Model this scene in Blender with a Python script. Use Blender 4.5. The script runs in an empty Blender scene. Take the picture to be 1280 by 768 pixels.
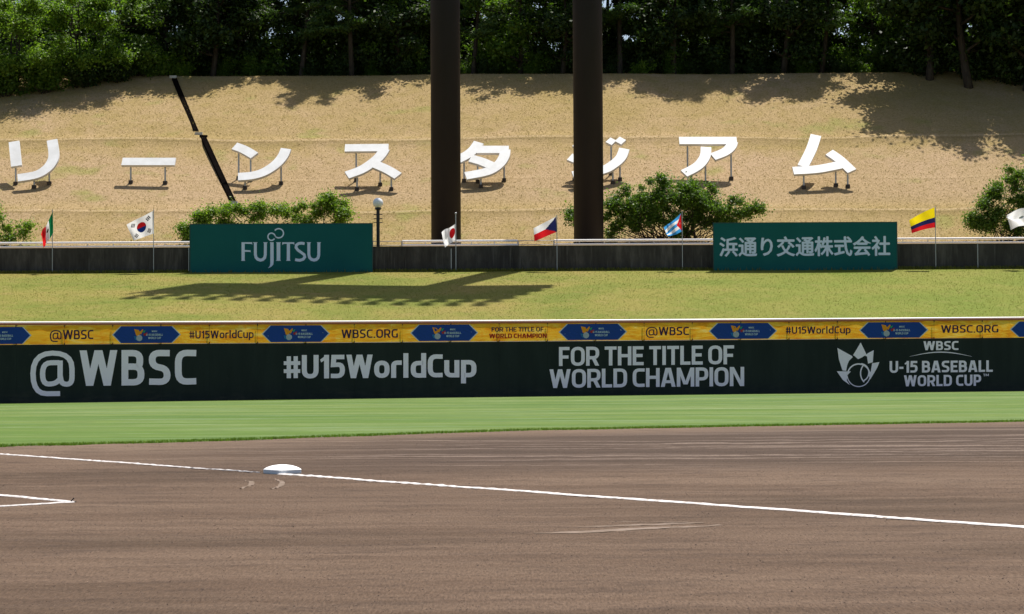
import bpy, bmesh, math, random
import numpy as np
from mathutils import Vector, Matrix
from mathutils.geometry import tessellate_polygon

S = bpy.context.scene
C = S.collection
# ------------------------------------------------------------------ camera, world, sun, exposure
F = 2400.0; CX, CY = 640.0, 384.0; HOR = 452.0; CAMH = 1.32
PITCH = math.atan((HOR - CY) / F); ROLL = math.radians(0.28)
_f = Vector((0, math.cos(PITCH), math.sin(PITCH)))
_r0 = Vector((1, 0, 0)); _u0 = Vector((0, -math.sin(PITCH), math.cos(PITCH)))
_r = _r0 * math.cos(ROLL) - _u0 * math.sin(ROLL)
_u = _u0 * math.cos(ROLL) + _r0 * math.sin(ROLL)
CAM = Vector((0, 0, CAMH))
cd = bpy.data.cameras.new('camera'); cam = bpy.data.objects.new('camera', cd); C.objects.link(cam)
cam.matrix_world = Matrix(((_r.x, _u.x, -_f.x, 0), (_r.y, _u.y, -_f.y, 0), (_r.z, _u.z, -_f.z, CAMH), (0, 0, 0, 1)))
cd.sensor_width = 36; cd.lens = 36 * F / 1280; cd.clip_start = 0.1; cd.clip_end = 4000
S.camera = cam
SUN_EL = math.radians(66)
_az = math.atan2(-8.05, -15.2)                       # the way shadows run on the ground (x over y)
SH = Vector((math.sin(_az), math.cos(_az), 0))
TOSUN = Vector((-SH.x * math.cos(SUN_EL), -SH.y * math.cos(SUN_EL), math.sin(SUN_EL)))
W = bpy.data.worlds.new('World'); S.world = W; W.use_nodes = True
wn = W.node_tree.nodes; wl = W.node_tree.links
bg = wn['Background']; sky = wn.new('ShaderNodeTexSky'); sky.sky_type = 'NISHITA'; sky.sun_disc = False
sky.sun_elevation = SUN_EL; sky.sun_rotation = math.atan2(TOSUN.x, TOSUN.y)
sky.air_density = 1.0; sky.dust_density = 2.4; sky.ozone_density = 1.0
wl.new(sky.outputs[0], bg.inputs[0]); bg.inputs[1].default_value = 0.074
ld = bpy.data.lights.new('sun', 'SUN'); ld.energy = 4.45; ld.angle = math.radians(0.45); ld.color = (1.0, 0.955, 0.88)
sun = bpy.data.objects.new('sun', ld); C.objects.link(sun)
sun.rotation_euler = TOSUN.to_track_quat('Z', 'Y').to_euler(); sun.location = (0, 0, 80)
S.view_settings.view_transform = 'Standard'; S.view_settings.look = 'None'
S.view_settings.exposure = 0.86; S.view_settings.gamma = 1.0
S.cycles.max_bounces = 8; S.cycles.transparent_max_bounces = 8

# ------------------------------------------------------------------ small helpers
rnd = random.Random(7)
def ray(px, py): return _f + _r * ((px - CX) / F) - _u * ((py - CY) / F)
def P(px, py, depth):
    d = ray(px, py); return CAM + d * (depth / d.y)
def G(px, py, z=0.0):
    d = ray(px, py); return CAM + d * ((z - CAMH) / d.z)
def tag(o, label=None, cat=None, group=None, kind=None):
    if label: o['label'] = label
    if cat: o['category'] = cat
    if group: o['group'] = group
    if kind: o['kind'] = kind
    return o
def empty(name, loc=(0, 0, 0)):
    o = bpy.data.objects.new(name, None); o.location = loc; C.objects.link(o); return o
def link(name, me, parent=None):
    o = bpy.data.objects.new(name, me); C.objects.link(o)
    if parent is not None: o.parent = parent; 
    return o
class MB:
    """collects polygons in world space and links them as one mesh object"""
    def __init__(s): s.v = []; s.f = []; s.m = []; s.mi = 0
    def poly(s, pts):
        b = len(s.v); s.v += [tuple(p) for p in pts]; s.f.append(tuple(range(b, b + len(pts)))); s.m.append(s.mi)
    def mesh(s, vs, fs):
        b = len(s.v); s.v += [tuple(p) for p in vs]
        for f in fs: s.f.append(tuple(b + i for i in f)); s.m.append(s.mi)
    def box(s, c, hx, hy, hz, ax=None):
        c = Vector(c); X, Y, Z = ax if ax else (Vector((1, 0, 0)), Vector((0, 1, 0)), Vector((0, 0, 1)))
        vs = [c + X * (hx * i) + Y * (hy * j) + Z * (hz * k) for k in (-1, 1) for j in (-1, 1) for i in (-1, 1)]
        s.mesh(vs, [(0, 2, 3, 1), (4, 5, 7, 6), (0, 1, 5, 4), (2, 6, 7, 3), (0, 4, 6, 2), (1, 3, 7, 5)])
    def tube(s, pts, rad, n=8, caps=True):
        pts = [Vector(p) for p in pts]; rad = rad if isinstance(rad, (list, tuple)) else [rad] * len(pts)
        vs = []; fs = []
        for i, p in enumerate(pts):
            t = (pts[min(i + 1, len(pts) - 1)] - pts[max(i - 1, 0)]).normalized()
            a = t.cross(Vector((0, 0, 1)) if abs(t.z) < .9 else Vector((1, 0, 0))).normalized(); b = t.cross(a)
            for k in range(n):
                w = 2 * math.pi * k / n; vs.append(p + (a * math.cos(w) + b * math.sin(w)) * rad[i])
        for i in range(len(pts) - 1):
            for k in range(n):
                fs.append((i * n + k, i * n + (k + 1) % n, (i + 1) * n + (k + 1) % n, (i + 1) * n + k))
        if caps: fs.append(tuple(range(n - 1, -1, -1))); fs.append(tuple((len(pts) - 1) * n + k for k in range(n)))
        s.mesh(vs, fs)
    def sphere(s, c, r, nu=20, nv=12, sc=(1, 1, 1)):
        vs = []; fs = []
        for j in range(nv + 1):
            t = math.pi * j / nv
            for i in range(nu):
                a = 2 * math.pi * i / nu
                vs.append((c[0] + r * sc[0] * math.sin(t) * math.cos(a), c[1] + r * sc[1] * math.sin(t) * math.sin(a), c[2] + r * sc[2] * math.cos(t)))
        for j in range(nv):
            for i in range(nu): fs.append((j * nu + i, (j + 1) * nu + i, (j + 1) * nu + (i + 1) % nu, j * nu + (i + 1) % nu))
        s.mesh(vs, fs)
    def build(s, name, mats, parent=None, smooth=False, local=True):
        mats = mats if isinstance(mats, (list, tuple)) else [mats]
        me = bpy.data.meshes.new(name); v = s.v
        if parent is not None and local:
            o = parent.matrix_world_loc if hasattr(parent, 'matrix_world_loc') else wloc(parent)
            v = [(a[0] - o[0], a[1] - o[1], a[2] - o[2]) for a in v]
        me.from_pydata(v, [], s.f); me.update()
        for m in mats: me.materials.append(m)
        me.polygons.foreach_set('material_index', s.m)
        if smooth: me.polygons.foreach_set('use_smooth', [True] * len(me.polygons))
        return link(name, me, parent)
def wloc(o):
    v = Vector(o.location)
    while o.parent: o = o.parent; v = v + o.location
    return v
def quads_mesh(name, V, mats, mat_idx=None):
    """V: (n,4,3) array of quads"""
    n = len(V); me = bpy.data.meshes.new(name)
    me.vertices.add(n * 4); me.vertices.foreach_set('co', V.reshape(-1).astype(np.float32))
    me.loops.add(n * 4); me.loops.foreach_set('vertex_index', np.arange(n * 4, dtype=np.int32))
    me.polygons.add(n); me.polygons.foreach_set('loop_start', np.arange(0, n * 4, 4, dtype=np.int32))
    me.polygons.foreach_set('loop_total', np.full(n, 4, dtype=np.int32))
    for m in mats: me.materials.append(m)
    if mat_idx is not None: me.polygons.foreach_set('material_index', mat_idx)
    me.update(calc_edges=True); return me
def tris_mesh(name, V, mats):
    n = len(V); me = bpy.data.meshes.new(name)
    me.vertices.add(n * 3); me.vertices.foreach_set('co', V.reshape(-1).astype(np.float32))
    me.loops.add(n * 3); me.loops.foreach_set('vertex_index', np.arange(n * 3, dtype=np.int32))
    me.polygons.add(n); me.polygons.foreach_set('loop_start', np.arange(0, n * 3, 3, dtype=np.int32))
    me.polygons.foreach_set('loop_total', np.full(n, 3, dtype=np.int32))
    for m in mats: me.materials.append(m)
    me.update(calc_edges=True); return me

# ------------------------------------------------------------------ materials
def newmat(name, col=(.5, .5, .5), rough=.6, spec=.3, metal=0):
    m = bpy.data.materials.new(name); m.use_nodes = True; b = m.node_tree.nodes['Principled BSDF']
    b.inputs['Base Color'].default_value = (*col, 1); b.inputs['Roughness'].default_value = rough
    b.inputs['Specular IOR Level'].default_value = spec; b.inputs['Metallic'].default_value = metal
    return m
class N:
    def __init__(s, m): s.m = m; s.t = m.node_tree; s.n = s.t.nodes; s.l = s.t.links; s.b = s.n['Principled BSDF']
    def coord(s, scale=(1, 1, 1), rot=0, loc=(0, 0, 0), gen='Object'):
        if gen == 'World':
            c = s.n.new('ShaderNodeNewGeometry').outputs['Position']
        else: c = s.n.new('ShaderNodeTexCoord').outputs[gen]
        mp = s.n.new('ShaderNodeMapping'); s.l.new(c, mp.inputs[0])
        mp.inputs['Scale'].default_value = scale; mp.inputs['Rotation'].default_value = (0, 0, rot); mp.inputs['Location'].default_value = loc
        return mp.outputs[0]
    def noise(s, vec, scale=1, detail=4, rough=.55, dist=0):
        t = s.n.new('ShaderNodeTexNoise'); s.l.new(vec, t.inputs['Vector']); t.inputs['Scale'].default_value = scale
        t.inputs['Detail'].default_value = detail; t.inputs['Roughness'].default_value = rough; t.inputs['Distortion'].default_value = dist
        return t.outputs['Fac']
    def ramp(s, fac, stops):
        r = s.n.new('ShaderNodeValToRGB'); s.l.new(fac, r.inputs[0]); e = r.color_ramp.elements
        e[0].position, e[0].color = stops[0][0], (*stops[0][1], 1); e[1].position, e[1].color = stops[-1][0], (*stops[-1][1], 1)
        for p, c in stops[1:-1]: k = e.new(p); k.color = (*c, 1)
        return r.outputs[0]
    def mr(s, fac, a, b, lo=0, hi=1):
        r = s.n.new('ShaderNodeMapRange'); s.l.new(fac, r.inputs[0]); r.inputs[1].default_value = a; r.inputs[2].default_value = b
        r.inputs[3].default_value = lo; r.inputs[4].default_value = hi; return r.outputs[0]
    def mix(s, fac, a, b, mode='MIX'):
        x = s.n.new('ShaderNodeMix'); x.data_type = 'RGBA'; x.blend_type = mode
        for v, i in ((fac, x.inputs[0]), (a, x.inputs[6]), (b, x.inputs[7])):
            if isinstance(v, (int, float)): i.default_value = v
            elif isinstance(v, tuple): i.default_value = (*v, 1)
            else: s.l.new(v, i)
        return x.outputs[2]
    def math(s, op, a, b=0.0):
        x = s.n.new('ShaderNodeMath'); x.operation = op
        for v, i in ((a, x.inputs[0]), (b, x.inputs[1])):
            if isinstance(v, (int, float)): i.default_value = v
            else: s.l.new(v, i)
        return x.outputs[0]
    def sep(s, vec):
        x = s.n.new('ShaderNodeSeparateXYZ'); s.l.new(vec, x.inputs[0]); return x.outputs
    def bump(s, h, strength=.3, dist=.02):
        x = s.n.new('ShaderNodeBump'); s.l.new(h, x.inputs['Height']); x.inputs['Strength'].default_value = strength
        x.inputs['Distance'].default_value = dist; s.l.new(x.outputs[0], s.b.inputs['Normal'])
    def color(s, c): s.l.new(c, s.b.inputs['Base Color'])

LINE_A, LINE_B = G(0, 568), G(1280, 659.5)
LD = (LINE_B - LINE_A).normalized(); LNRM = Vector((-LD.y, LD.x, 0))
if LNRM.y < 0: LNRM = -LNRM

def mat_dirt():
    m = newmat('infield_dirt', rough=.95, spec=.12); n = N(m)
    w = n.coord(gen='World')
    big = n.noise(n.coord((.10, .32, 1), rot=.12, gen='World'), 1, 4, .6)
    streak = n.noise(n.coord((.16, 2.0, 1), rot=-.10, gen='World'), 1, 5, .62, .3)
    fine = n.noise(w, 14, 6, .7); grain = n.noise(w, 120, 3, .7)
    base = n.ramp(big, [(.34, (.056, .036, .0225)), (.5, (.081, .052, .034)), (.66, (.110, .074, .050))])
    c = n.mix(n.mr(streak, .42, .62, 0, .5), base, (.125, .085, .059))
    # far damp band with pale drag lines running across, beyond the base
    sx = n.sep(w)
    far = n.mr(n.math('ADD', sx[1], n.math('MULTIPLY', sx[0], -.30)), 21.5, 25.5)
    farx = n.mr(n.math('ADD', sx[1], n.math('MULTIPLY', sx[0], -.40)), 33.0, 35.5, 1, 0)
    farm = n.math('MULTIPLY', far, farx)
    right = n.mr(sx[0], -6, -1)
    farm = n.math('MULTIPLY', farm, right)
    drag = n.noise(n.coord((.10, 2.6, 1), rot=-.05, loc=(0, 3, 0), gen='World'), 1, 3, .5, .1)
    dcol = n.ramp(drag, [(.44, (.042, .028, .020)), (.54, (.060, .040, .029)), (.62, (.15, .113, .09))])
    pale = n.mr(n.math('ADD', sx[1], n.math('MULTIPLY', sx[0], -.42)), 29.5, 32.0)
    c = n.mix(n.math('MULTIPLY', pale, .55), c, (.150, .106, .075))
    c = n.mix(n.math('MULTIPLY', farm, .85), c, dcol)
    c = n.mix(n.mr(fine, .35, .7, 0, .45), c, n.mix(1.0, c, (.74, .72, .70), 'MULTIPLY'))
    c = n.mix(n.mr(grain, .58, .70, 0, .25), c, (.06, .042, .032))
    mid = n.noise(n.coord((.9, 3.2, 1), rot=-.08, gen='World'), 1, 5, .7)
    c = n.mix(n.mr(mid, .50, .66, 0, .60), c, (.046, .030, .021))
    c = n.mix(n.mr(n.noise(w, 65, 2, .6), .66, .72, 0, .35), c, (.30, .24, .19))
    iso = n.noise(n.coord((70, 9, 1), gen='World'), 1, 3, .7)
    c = n.mix(n.mr(iso, .36, .64, 0, 1), n.mix(1.0, c, (.74, .73, .72), 'MULTIPLY'), n.mix(1.0, c, (1.25, 1.25, 1.26), 'MULTIPLY'))
    n.color(c)
    h = n.math('ADD', n.math('MULTIPLY', fine, .7), n.math('MULTIPLY', grain, .25))
    n.bump(h, .45, .02)
    return m
def mat_turf():
    m = newmat('outfield_turf', rough=.85, spec=.15); n = N(m); w = n.coord(gen='World')
    a = n.noise(n.coord((.05, .5, 1), rot=.06, gen='World'), 1, 5, .65, .4)
    s = n.noise(n.coord((.12, 1.7, 1), rot=-.03, gen='World'), 1, 6, .7)
    f = n.noise(n.coord((1.5, 6, 1), gen='World'), 1, 5, .7)
    c = n.ramp(a, [(.38, (.046, .098, .008)), (.5, (.074, .124, .013)), (.62, (.110, .150, .030))])
    c = n.mix(n.mr(s, .52, .60, 0, .7), c, (.17, .215, .115))
    y = n.sep(w)[1]; near = n.mr(y, 36, 52, 1, 0)
    c = n.mix(n.math('MULTIPLY', near, .35), c, (.060, .115, .014))
    c = n.mix(n.mr(f, .42, .62, 0, .5), c, (.040, .075, .012))
    n.color(c); n.bump(f, .6, .05); return m
def mat_berm():
    m = newmat('berm_grass', rough=.9, spec=.1); n = N(m); w = n.coord(gen='World')
    a = n.noise(w, .22, 5, .6, .3); b = n.noise(w, 1.3, 5, .7); f = n.noise(w, 9, 4, .7)
    c = n.ramp(a, [(.34, (.108, .130, .018)), (.5, (.150, .148, .027)), (.66, (.195, .158, .040))])
    c = n.mix(n.mr(b, .52, .68, 0, .5), c, (.235, .17, .066))
    c = n.mix(n.mr(n.sep(w)[0], 2, 16, 0, .45), c, (.115, .16, .018))
    c = n.mix(n.mr(f, .4, .7, 0, .4), c, (.085, .095, .016))
    n.color(c); n.bump(f, .10, .03); return m
HY0_ = 104.5
def mat_hill():
    m = newmat('dry_hill_grass', rough=.95, spec=.08); n = N(m); w = n.coord(gen='World')
    a = n.noise(w, .13, 5, .6, .4); b = n.noise(w, .8, 5, .65); f = n.noise(n.coord((1, 1, 1), gen='World'), 6.5, 5, .8)
    g = n.noise(w, .35, 3, .5)
    c = n.ramp(a, [(.33, (.300, .218, .092)), (.5, (.335, .240, .116)), (.66, (.38, .268, .152))])
    c = n.mix(n.mr(b, .45, .65, 0, .55), c, (.265, .20, .066))
    # worn strip along the row of letters, pale worn lines along the benches, each edged dark on its lower side
    y = n.sep(w)[1]; yy = n.math('ADD', y, n.math('MULTIPLY', b, 3.0))
    band = n.math('MULTIPLY', n.mr(yy, 112.5, 114.5), n.mr(yy, 119, 122, 1, 0))
    c = n.mix(n.math('MULTIPLY', band, .55), c, (.385, .27, .172))
    c = n.mix(n.mr(g, .60, .72, 0, .65), c, (.215, .225, .055))
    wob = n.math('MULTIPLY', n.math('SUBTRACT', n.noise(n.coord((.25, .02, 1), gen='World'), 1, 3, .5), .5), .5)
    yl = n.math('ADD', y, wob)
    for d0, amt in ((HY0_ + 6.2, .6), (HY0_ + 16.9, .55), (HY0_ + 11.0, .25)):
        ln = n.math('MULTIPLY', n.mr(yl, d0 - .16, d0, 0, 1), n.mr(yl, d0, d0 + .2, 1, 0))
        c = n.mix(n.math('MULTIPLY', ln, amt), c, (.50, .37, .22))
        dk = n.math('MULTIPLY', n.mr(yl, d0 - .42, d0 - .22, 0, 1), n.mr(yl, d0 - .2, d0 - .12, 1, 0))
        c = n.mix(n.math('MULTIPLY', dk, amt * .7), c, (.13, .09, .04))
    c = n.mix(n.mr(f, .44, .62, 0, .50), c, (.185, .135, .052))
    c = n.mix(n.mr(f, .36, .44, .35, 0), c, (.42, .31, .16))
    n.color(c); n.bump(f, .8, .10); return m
def mat_noise(name, c1, c2, scale=3, rough=.7, spec=.2, bump=.2, stretch=(1, 1, 1), lo=.35, hi=.65, metal=0):
    m = newmat(name, c1, rough, spec, metal); n = N(m); v = n.coord(stretch, gen='World'); a = n.noise(v, scale, 5, .6)
    n.color(n.ramp(a, [(lo, c1), (hi, c2)])); 
    if bump: n.bump(a, bump, .02)
    return m
def mat_leaf(name, cols, trans=.35):
    m = newmat(name, rough=.55, spec=.25); n = N(m)
    g = n.n.new('ShaderNodeNewGeometry'); oi = n.n.new('ShaderNodeObjectInfo')
    c = n.ramp(g.outputs['Random Per Island'], [(0, cols[0]), (.5, cols[1]), (1, cols[2])])
    c = n.mix(n.mr(oi.outputs['Random'], 0, 1, 0, .45), c, n.mix(1.0, c, (.75, .85, .6), 'MULTIPLY'))
    n.color(c)
    t = n.n.new('ShaderNodeBsdfTranslucent'); n.l.new(n.mix(1.0, c, (1.3, 1.5, .6), 'MULTIPLY'), t.inputs[0])
    mx = n.n.new('ShaderNodeMixShader'); mx.inputs[0].default_value = trans
    n.l.new(n.b.outputs[0], mx.inputs[1]); n.l.new(t.outputs[0], mx.inputs[2])
    n.l.new(mx.outputs[0], n.n['Material Output'].inputs[0]); return m

M = {}
M['dirt'] = mat_dirt(); M['turf'] = mat_turf(); M['berm'] = mat_berm(); M['hill'] = mat_hill()
M['chalk'] = mat_noise('chalk_line', (.28, .235, .20), (.56, .53, .52), 14, .95, .1, .5, (1, 1, 1), .30, .50)
M['bag'] = mat_noise('white_canvas', (.78, .78, .77), (.84, .84, .83), 30, .6, .3, .1)
M['bagside'] = newmat('bag_side_rubber', (.66, .72, .74), .7, .1)
m = newmat('dark_green_padding', rough=.6, spec=.25); n = N(m)
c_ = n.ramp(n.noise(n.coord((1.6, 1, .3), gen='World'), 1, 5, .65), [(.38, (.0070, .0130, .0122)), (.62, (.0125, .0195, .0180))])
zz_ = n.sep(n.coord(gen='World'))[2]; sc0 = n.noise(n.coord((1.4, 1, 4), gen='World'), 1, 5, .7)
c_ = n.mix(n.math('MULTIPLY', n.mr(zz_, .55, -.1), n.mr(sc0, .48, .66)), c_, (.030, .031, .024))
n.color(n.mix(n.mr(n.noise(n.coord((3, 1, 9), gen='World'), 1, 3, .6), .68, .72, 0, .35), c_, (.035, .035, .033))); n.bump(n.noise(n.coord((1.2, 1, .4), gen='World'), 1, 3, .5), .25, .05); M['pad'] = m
M['wallprint'] = newmat('lavender_white_print', (.98, .83, .96), .6, .1)
M['rail'] = newmat('white_rail', (.92, .88, .86), .35, .5)
M['railred'] = newmat('red_brown_rail', (.42, .12, .05), .5)
M['steel'] = newmat('galvanised_steel', (.42, .43, .45), .45, .5, .6)
M['dark'] = newmat('dark_metal', (.02, .02, .022), .5)
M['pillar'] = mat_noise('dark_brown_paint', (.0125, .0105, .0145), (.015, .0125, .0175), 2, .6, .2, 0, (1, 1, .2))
M['white'] = mat_noise('white_letter_paint', (.60, .595, .58), (.70, .70, .695), 1.6, .5, .4, 0)
M['whiteside'] = newmat('letter_return_paint', (.60, .59, .60), .6)
M['footing'] = mat_noise('footing_brown', (.05, .04, .035), (.09, .07, .06), 6, .9)
M['board'] = mat_noise('green_board', (.012, .105, .104), (.014, .115, .115), .8, .75, .06, 0)
M['boardprint'] = newmat('pale_blue_print', (.66, .76, .95), .6, .1)
M['boardframe'] = newmat('board_frame_green', (.02, .07, .07), .5)
M['bark'] = mat_noise('tree_bark', (.028, .022, .019), (.065, .052, .042), 8, .95, .1, .6, (1, 1, .25))
M['leaf_broad'] = mat_leaf('broad_leaves', [(.05, .095, .014), (.085, .15, .020), (.13, .20, .03)], .42)
M['leaf_dark'] = mat_leaf('dark_leaves', [(.018, .034, .010), (.033, .060, .015), (.065, .105, .024)], .35)
M['leaf_bright'] = mat_leaf('bright_leaves', [(.07, .13, .014), (.12, .20, .022), (.18, .26, .035)], .45)
M['needle'] = mat_leaf('pine_needles', [(.030, .060, .016), (.05, .095, .022), (.085, .14, .03)], .3)
M['globe'] = newmat('frosted_globe', (.75, .76, .78), .25, .5)
M['lampblack'] = newmat('black_lamp_paint', (.015, .015, .017), .4)
m = newmat('stained_concrete', rough=.9, spec=.15); n = N(m)
st = n.noise(n.coord((1.1, 1, .25), gen='World'), 1, 6, .7); bl = n.noise(n.coord((1, 1, 1), gen='World'), .5, 4, .6)
z_ = n.noise(n.coord((6, 1, .35), gen='World'), 1, 4, .6)
c_ = n.ramp(st, [(.36, (.034, .030, .028)), (.52, (.062, .056, .052)), (.66, (.12, .108, .098))])
c_ = n.mix(n.mr(z_, .55, .72, 0, .5), c_, (.19, .175, .16)); n.color(n.mix(n.mr(bl, .4, .6, 0, .35), c_, (.045, .04, .038)))
n.bump(st, .3, .02); M['concrete'] = m
M['conc_light'] = mat_noise('pale_concrete', (.42, .40, .37), (.55, .53, .50), 4, .9)
M['channel'] = mat_noise('channel_shade_black', (.004, .003, .003), (.007, .006, .005), 3, 1, 0, 0)  # near-black colour stands in for the shade inside a sunken trench
# banner print: yellow and orange brushed pattern
m = newmat('yellow_banner_cloth', rough=.6, spec=.2); n = N(m)
a_ = n.noise(n.coord((.8, 1, 5), rot=.0, gen='World'), 1.3, 5, .65, 1.2); b_ = n.noise(n.coord((1, 1, 1), gen='World'), 1.1, 3, .6, 2)
c_ = n.ramp(a_, [(.33, (.80, .25, .012)), (.45, (.93, .43, .02)), (.58, (.97, .56, .05)), (.72, (.98, .70, .20))])
c_ = n.mix(n.mr(b_, .55, .64, 0, .55), c_, (.95, .34, .012)); n.color(c_); n.bump(n.noise(n.coord((2, 1, 1.2), gen='World'), 2.5, 3, .5, 1), .5, .05)
M['banner'] = m
t_ = n.n.new('ShaderNodeBsdfTranslucent'); n.l.new(c_, t_.inputs[0]); mx = n.n.new('ShaderNodeMixShader'); mx.inputs[0].default_value = .22
n.l.new(n.b.outputs[0], mx.inputs[1]); n.l.new(t_.outputs[0], mx.inputs[2]); n.l.new(mx.outputs[0], n.n['Material Output'].inputs[0])
for k, c in dict(purple=(.055, .028, .07), redprint=(.42, .03, .02), navy=(.016, .055, .27), lightblue=(.55, .62, .70), orange=(.85, .30, .02),
                 fred=(.62, .015, .02), fgreen=(.005, .14, .05), fwhite=(.80, .81, .84), fblue=(.012, .04, .22), fsky=(.05, .30, .68),
                 fyellow=(.85, .68, .01), fnavy=(.015, .02, .09), fblack=(.02, .02, .03), green2=(.05, .35, .12)).items():
    M[k] = newmat(k + '_print', c, .7, .15)

for k in ('fred', 'fgreen', 'fwhite', 'fblue', 'fsky', 'fyellow', 'fnavy'):
    n = N(M[k]); t_ = n.n.new('ShaderNodeBsdfTranslucent'); t_.inputs[0].default_value = n.b.inputs['Base Color'].default_value
    mx = n.n.new('ShaderNodeMixShader'); mx.inputs[0].default_value = .5
    n.l.new(n.b.outputs[0], mx.inputs[1]); n.l.new(t_.outputs[0], mx.inputs[2]); n.l.new(mx.outputs[0], n.n['Material Output'].inputs[0])
# ------------------------------------------------------------------ heights of the place
def D(x):
    x = max(-34., min(34., x)); return 73.8 + .17 * x - .0035 * x * x
def onwall(px, py, off=0.0):
    d = ray(px, py); t = 73.0
    for _ in range(12): t = (D(t * d.x) - off) / d.y
    return CAM + d * t
_b0, _b1 = onwall(0, 505), onwall(1280, 489.3)
_t0, _t1 = onwall(0, 430.7), onwall(1280, 421.6)
def lin(a, b, x): return a.z + (b.z - a.z) * (x - a.x) / (b.x - a.x)
def fbase(x): return lin(_b0, _b1, max(-34., min(34., x)))
def ftop(x): return lin(_t0, _t1, max(-34., min(34., x)))
def sm(a, b, v):
    t = max(0., min(1., (v - a) / (b - a))); return t * t * (3 - 2 * t)
def gz(x, y): return sm(40, 70, y) * fbase(x)
_edge = [(-60, 20), (-30, 23.2)] + [(G(px, py).x, G(px, py).y) for px, py in ((0, 559), (160, 555), (320, 550), (480, 544.5), (640, 539), (960, 533), (1280, 527.5))] + [(26, 43), (70, 43)]
def edge(x):
    for (x0, y0), (x1, y1) in zip(_edge, _edge[1:]):
        if x <= x1: return y0 + (y1 - y0) * max(0, (x - x0)) / (x1 - x0)
    return _edge[-1][1]
WD = 95.0                                                # retaining wall
ZW0 = P(640, 338.3, WD).z; ZW1 = P(640, 308.5, WD).z
def bz(x, y):                                            # berm
    t = (y - D(x) - .3) / (WD - D(x) - .3); t = max(0, min(1, t))
    z0 = 2.15; return z0 + (ZW0 - z0) * (t ** .93) + .05 * math.sin(x * .35) * math.sin(t * 3)
HY0 = 104.5; TERR = ZW1 - .12
def hz(x, y):                                            # terrace and hillside
    if y < HY0: return TERR
    d = y - HY0; z = TERR + .5 * d
    for k, w in ((6.2, .10), (16.9, .16)):               # two narrow benches across the slope
        z += w * (sm(k - .9, k, d) - sm(k + .1, k + 1.4, d)) - w * .25 * sm(k, k + 1, d) * sm(k + 3, k + 1, d)
    z += .10 * math.sin(x * .21 + d * .05) * sm(0, 5, d) + .04 * math.sin(x * .53 - d * .31) * sm(0, 5, d)
    top = TERR + .5 * 28.8
    if d > 28.2: z = top + (z - top) * max(0, 1 - (d - 28.2) / 1.6) if d < 29.8 else top + .35 * sm(29.8, 37, d)
    return z
def sheet(name, xs, ys, fn, mat, ymap=None):
    V = []; Fc = []
    for j, y in enumerate(ys):
        for x in xs:
            yy = ymap(x, y) if ymap else y
            V.append((x, yy, fn(x, yy)))
    nx = len(xs)
    for j in range(len(ys) - 1):
        for i in range(nx - 1): Fc.append((j * nx + i, j * nx + i + 1, (j + 1) * nx + i + 1, (j + 1) * nx + i))
    me = bpy.data.meshes.new(name); me.from_pydata(V, [], Fc); me.update(); me.materials.append(mat)
    me.polygons.foreach_set('use_smooth', [True] * len(Fc))
    o = link(name, me); o['kind'] = 'structure'; return o
def fr(a, b, st):
    n = max(1, int(round((b - a) / st))); return [a + (b - a) * i / n for i in range(n + 1)]

nrng = np.random.default_rng(3)
_g = nrng.random((7, 64, 64))
def vn(x, y, k, sc):
    x = np.asarray(x) / sc + 1000.3; y = np.asarray(y) / sc + 1000.7; xi = np.floor(x).astype(int); yi = np.floor(y).astype(int)
    fx = x - xi; fy = y - yi; fx = fx * fx * (3 - 2 * fx); fy = fy * fy * (3 - 2 * fy); g = _g[k]
    return (g[xi % 64, yi % 64] * (1 - fx) + g[(xi + 1) % 64, yi % 64] * fx) * (1 - fy) + (g[xi % 64, (yi + 1) % 64] * (1 - fx) + g[(xi + 1) % 64, (yi + 1) % 64] * fx) * fy - .5
def dirtz(x, y):
    x = np.asarray(x, float); y = np.asarray(y, float)
    h = vn(x, y, 0, 1.9) * .012 + vn(x * .9 + y * .4, y * .9 - x * .4, 1, .47) * .010 + vn(x * .8 - y * .6, x * .6 + y * .8, 2, .17) * .0065
    h = h + vn(x, y, 3, .075) * .0055 + vn(x, y, 4, .034) * .003
    u = y - .12 * x + .6 * vn(x, y, 5, 5.0)                     # rake lines
    m_ = np.clip((vn(x * .3, y, 6, 2.6) + .12) * 5, 0, 1)
    h = h + .006 * np.sin(u * 38) * m_
    f = np.clip((36 - y) / 6, 0, 1) * np.clip(1 - (np.hypot(x - _bagc[0], y - _bagc[1]) < .34) * .8, 0, 1)
    return h * f
_bagc = G(354, 592.0)
ys_ = [6.0]
while ys_[-1] < 46: ys_.append(ys_[-1] + .030 * (ys_[-1] / 10) ** 1.5)
ys_ = np.array(ys_); us_ = np.linspace(-1, 1, 421); YY, UU = np.meshgrid(ys_, us_, indexing='ij'); XX = UU * (.31 * YY + .8); ZZ = dirtz(XX, YY)
nr_, nc_ = YY.shape; idx = np.arange(nr_ * nc_).reshape(nr_, nc_); qd = np.stack([idx[:-1, :-1], idx[:-1, 1:], idx[1:, 1:], idx[1:, :-1]], -1).reshape(-1, 4)
me = bpy.data.meshes.new('infield_dirt'); me.vertices.add(nr_ * nc_); me.vertices.foreach_set('co', np.stack([XX, YY, ZZ], -1).reshape(-1).astype(np.float32))
me.loops.add(len(qd) * 4); me.loops.foreach_set('vertex_index', qd.reshape(-1).astype(np.int32)); me.polygons.add(len(qd))
me.polygons.foreach_set('loop_start', np.arange(0, len(qd) * 4, 4, dtype=np.int32)); me.polygons.foreach_set('loop_total', np.full(len(qd), 4, dtype=np.int32))
me.polygons.foreach_set('use_smooth', [True] * len(qd)); me.materials.append(M['dirt']); me.update(calc_edges=True); tag(link('infield_dirt', me), kind='structure')
sheet('surrounding_ground', fr(-1500, 1500, 300), fr(-1500, 2500, 400), lambda x, y: -1.2, M['berm'])
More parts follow.
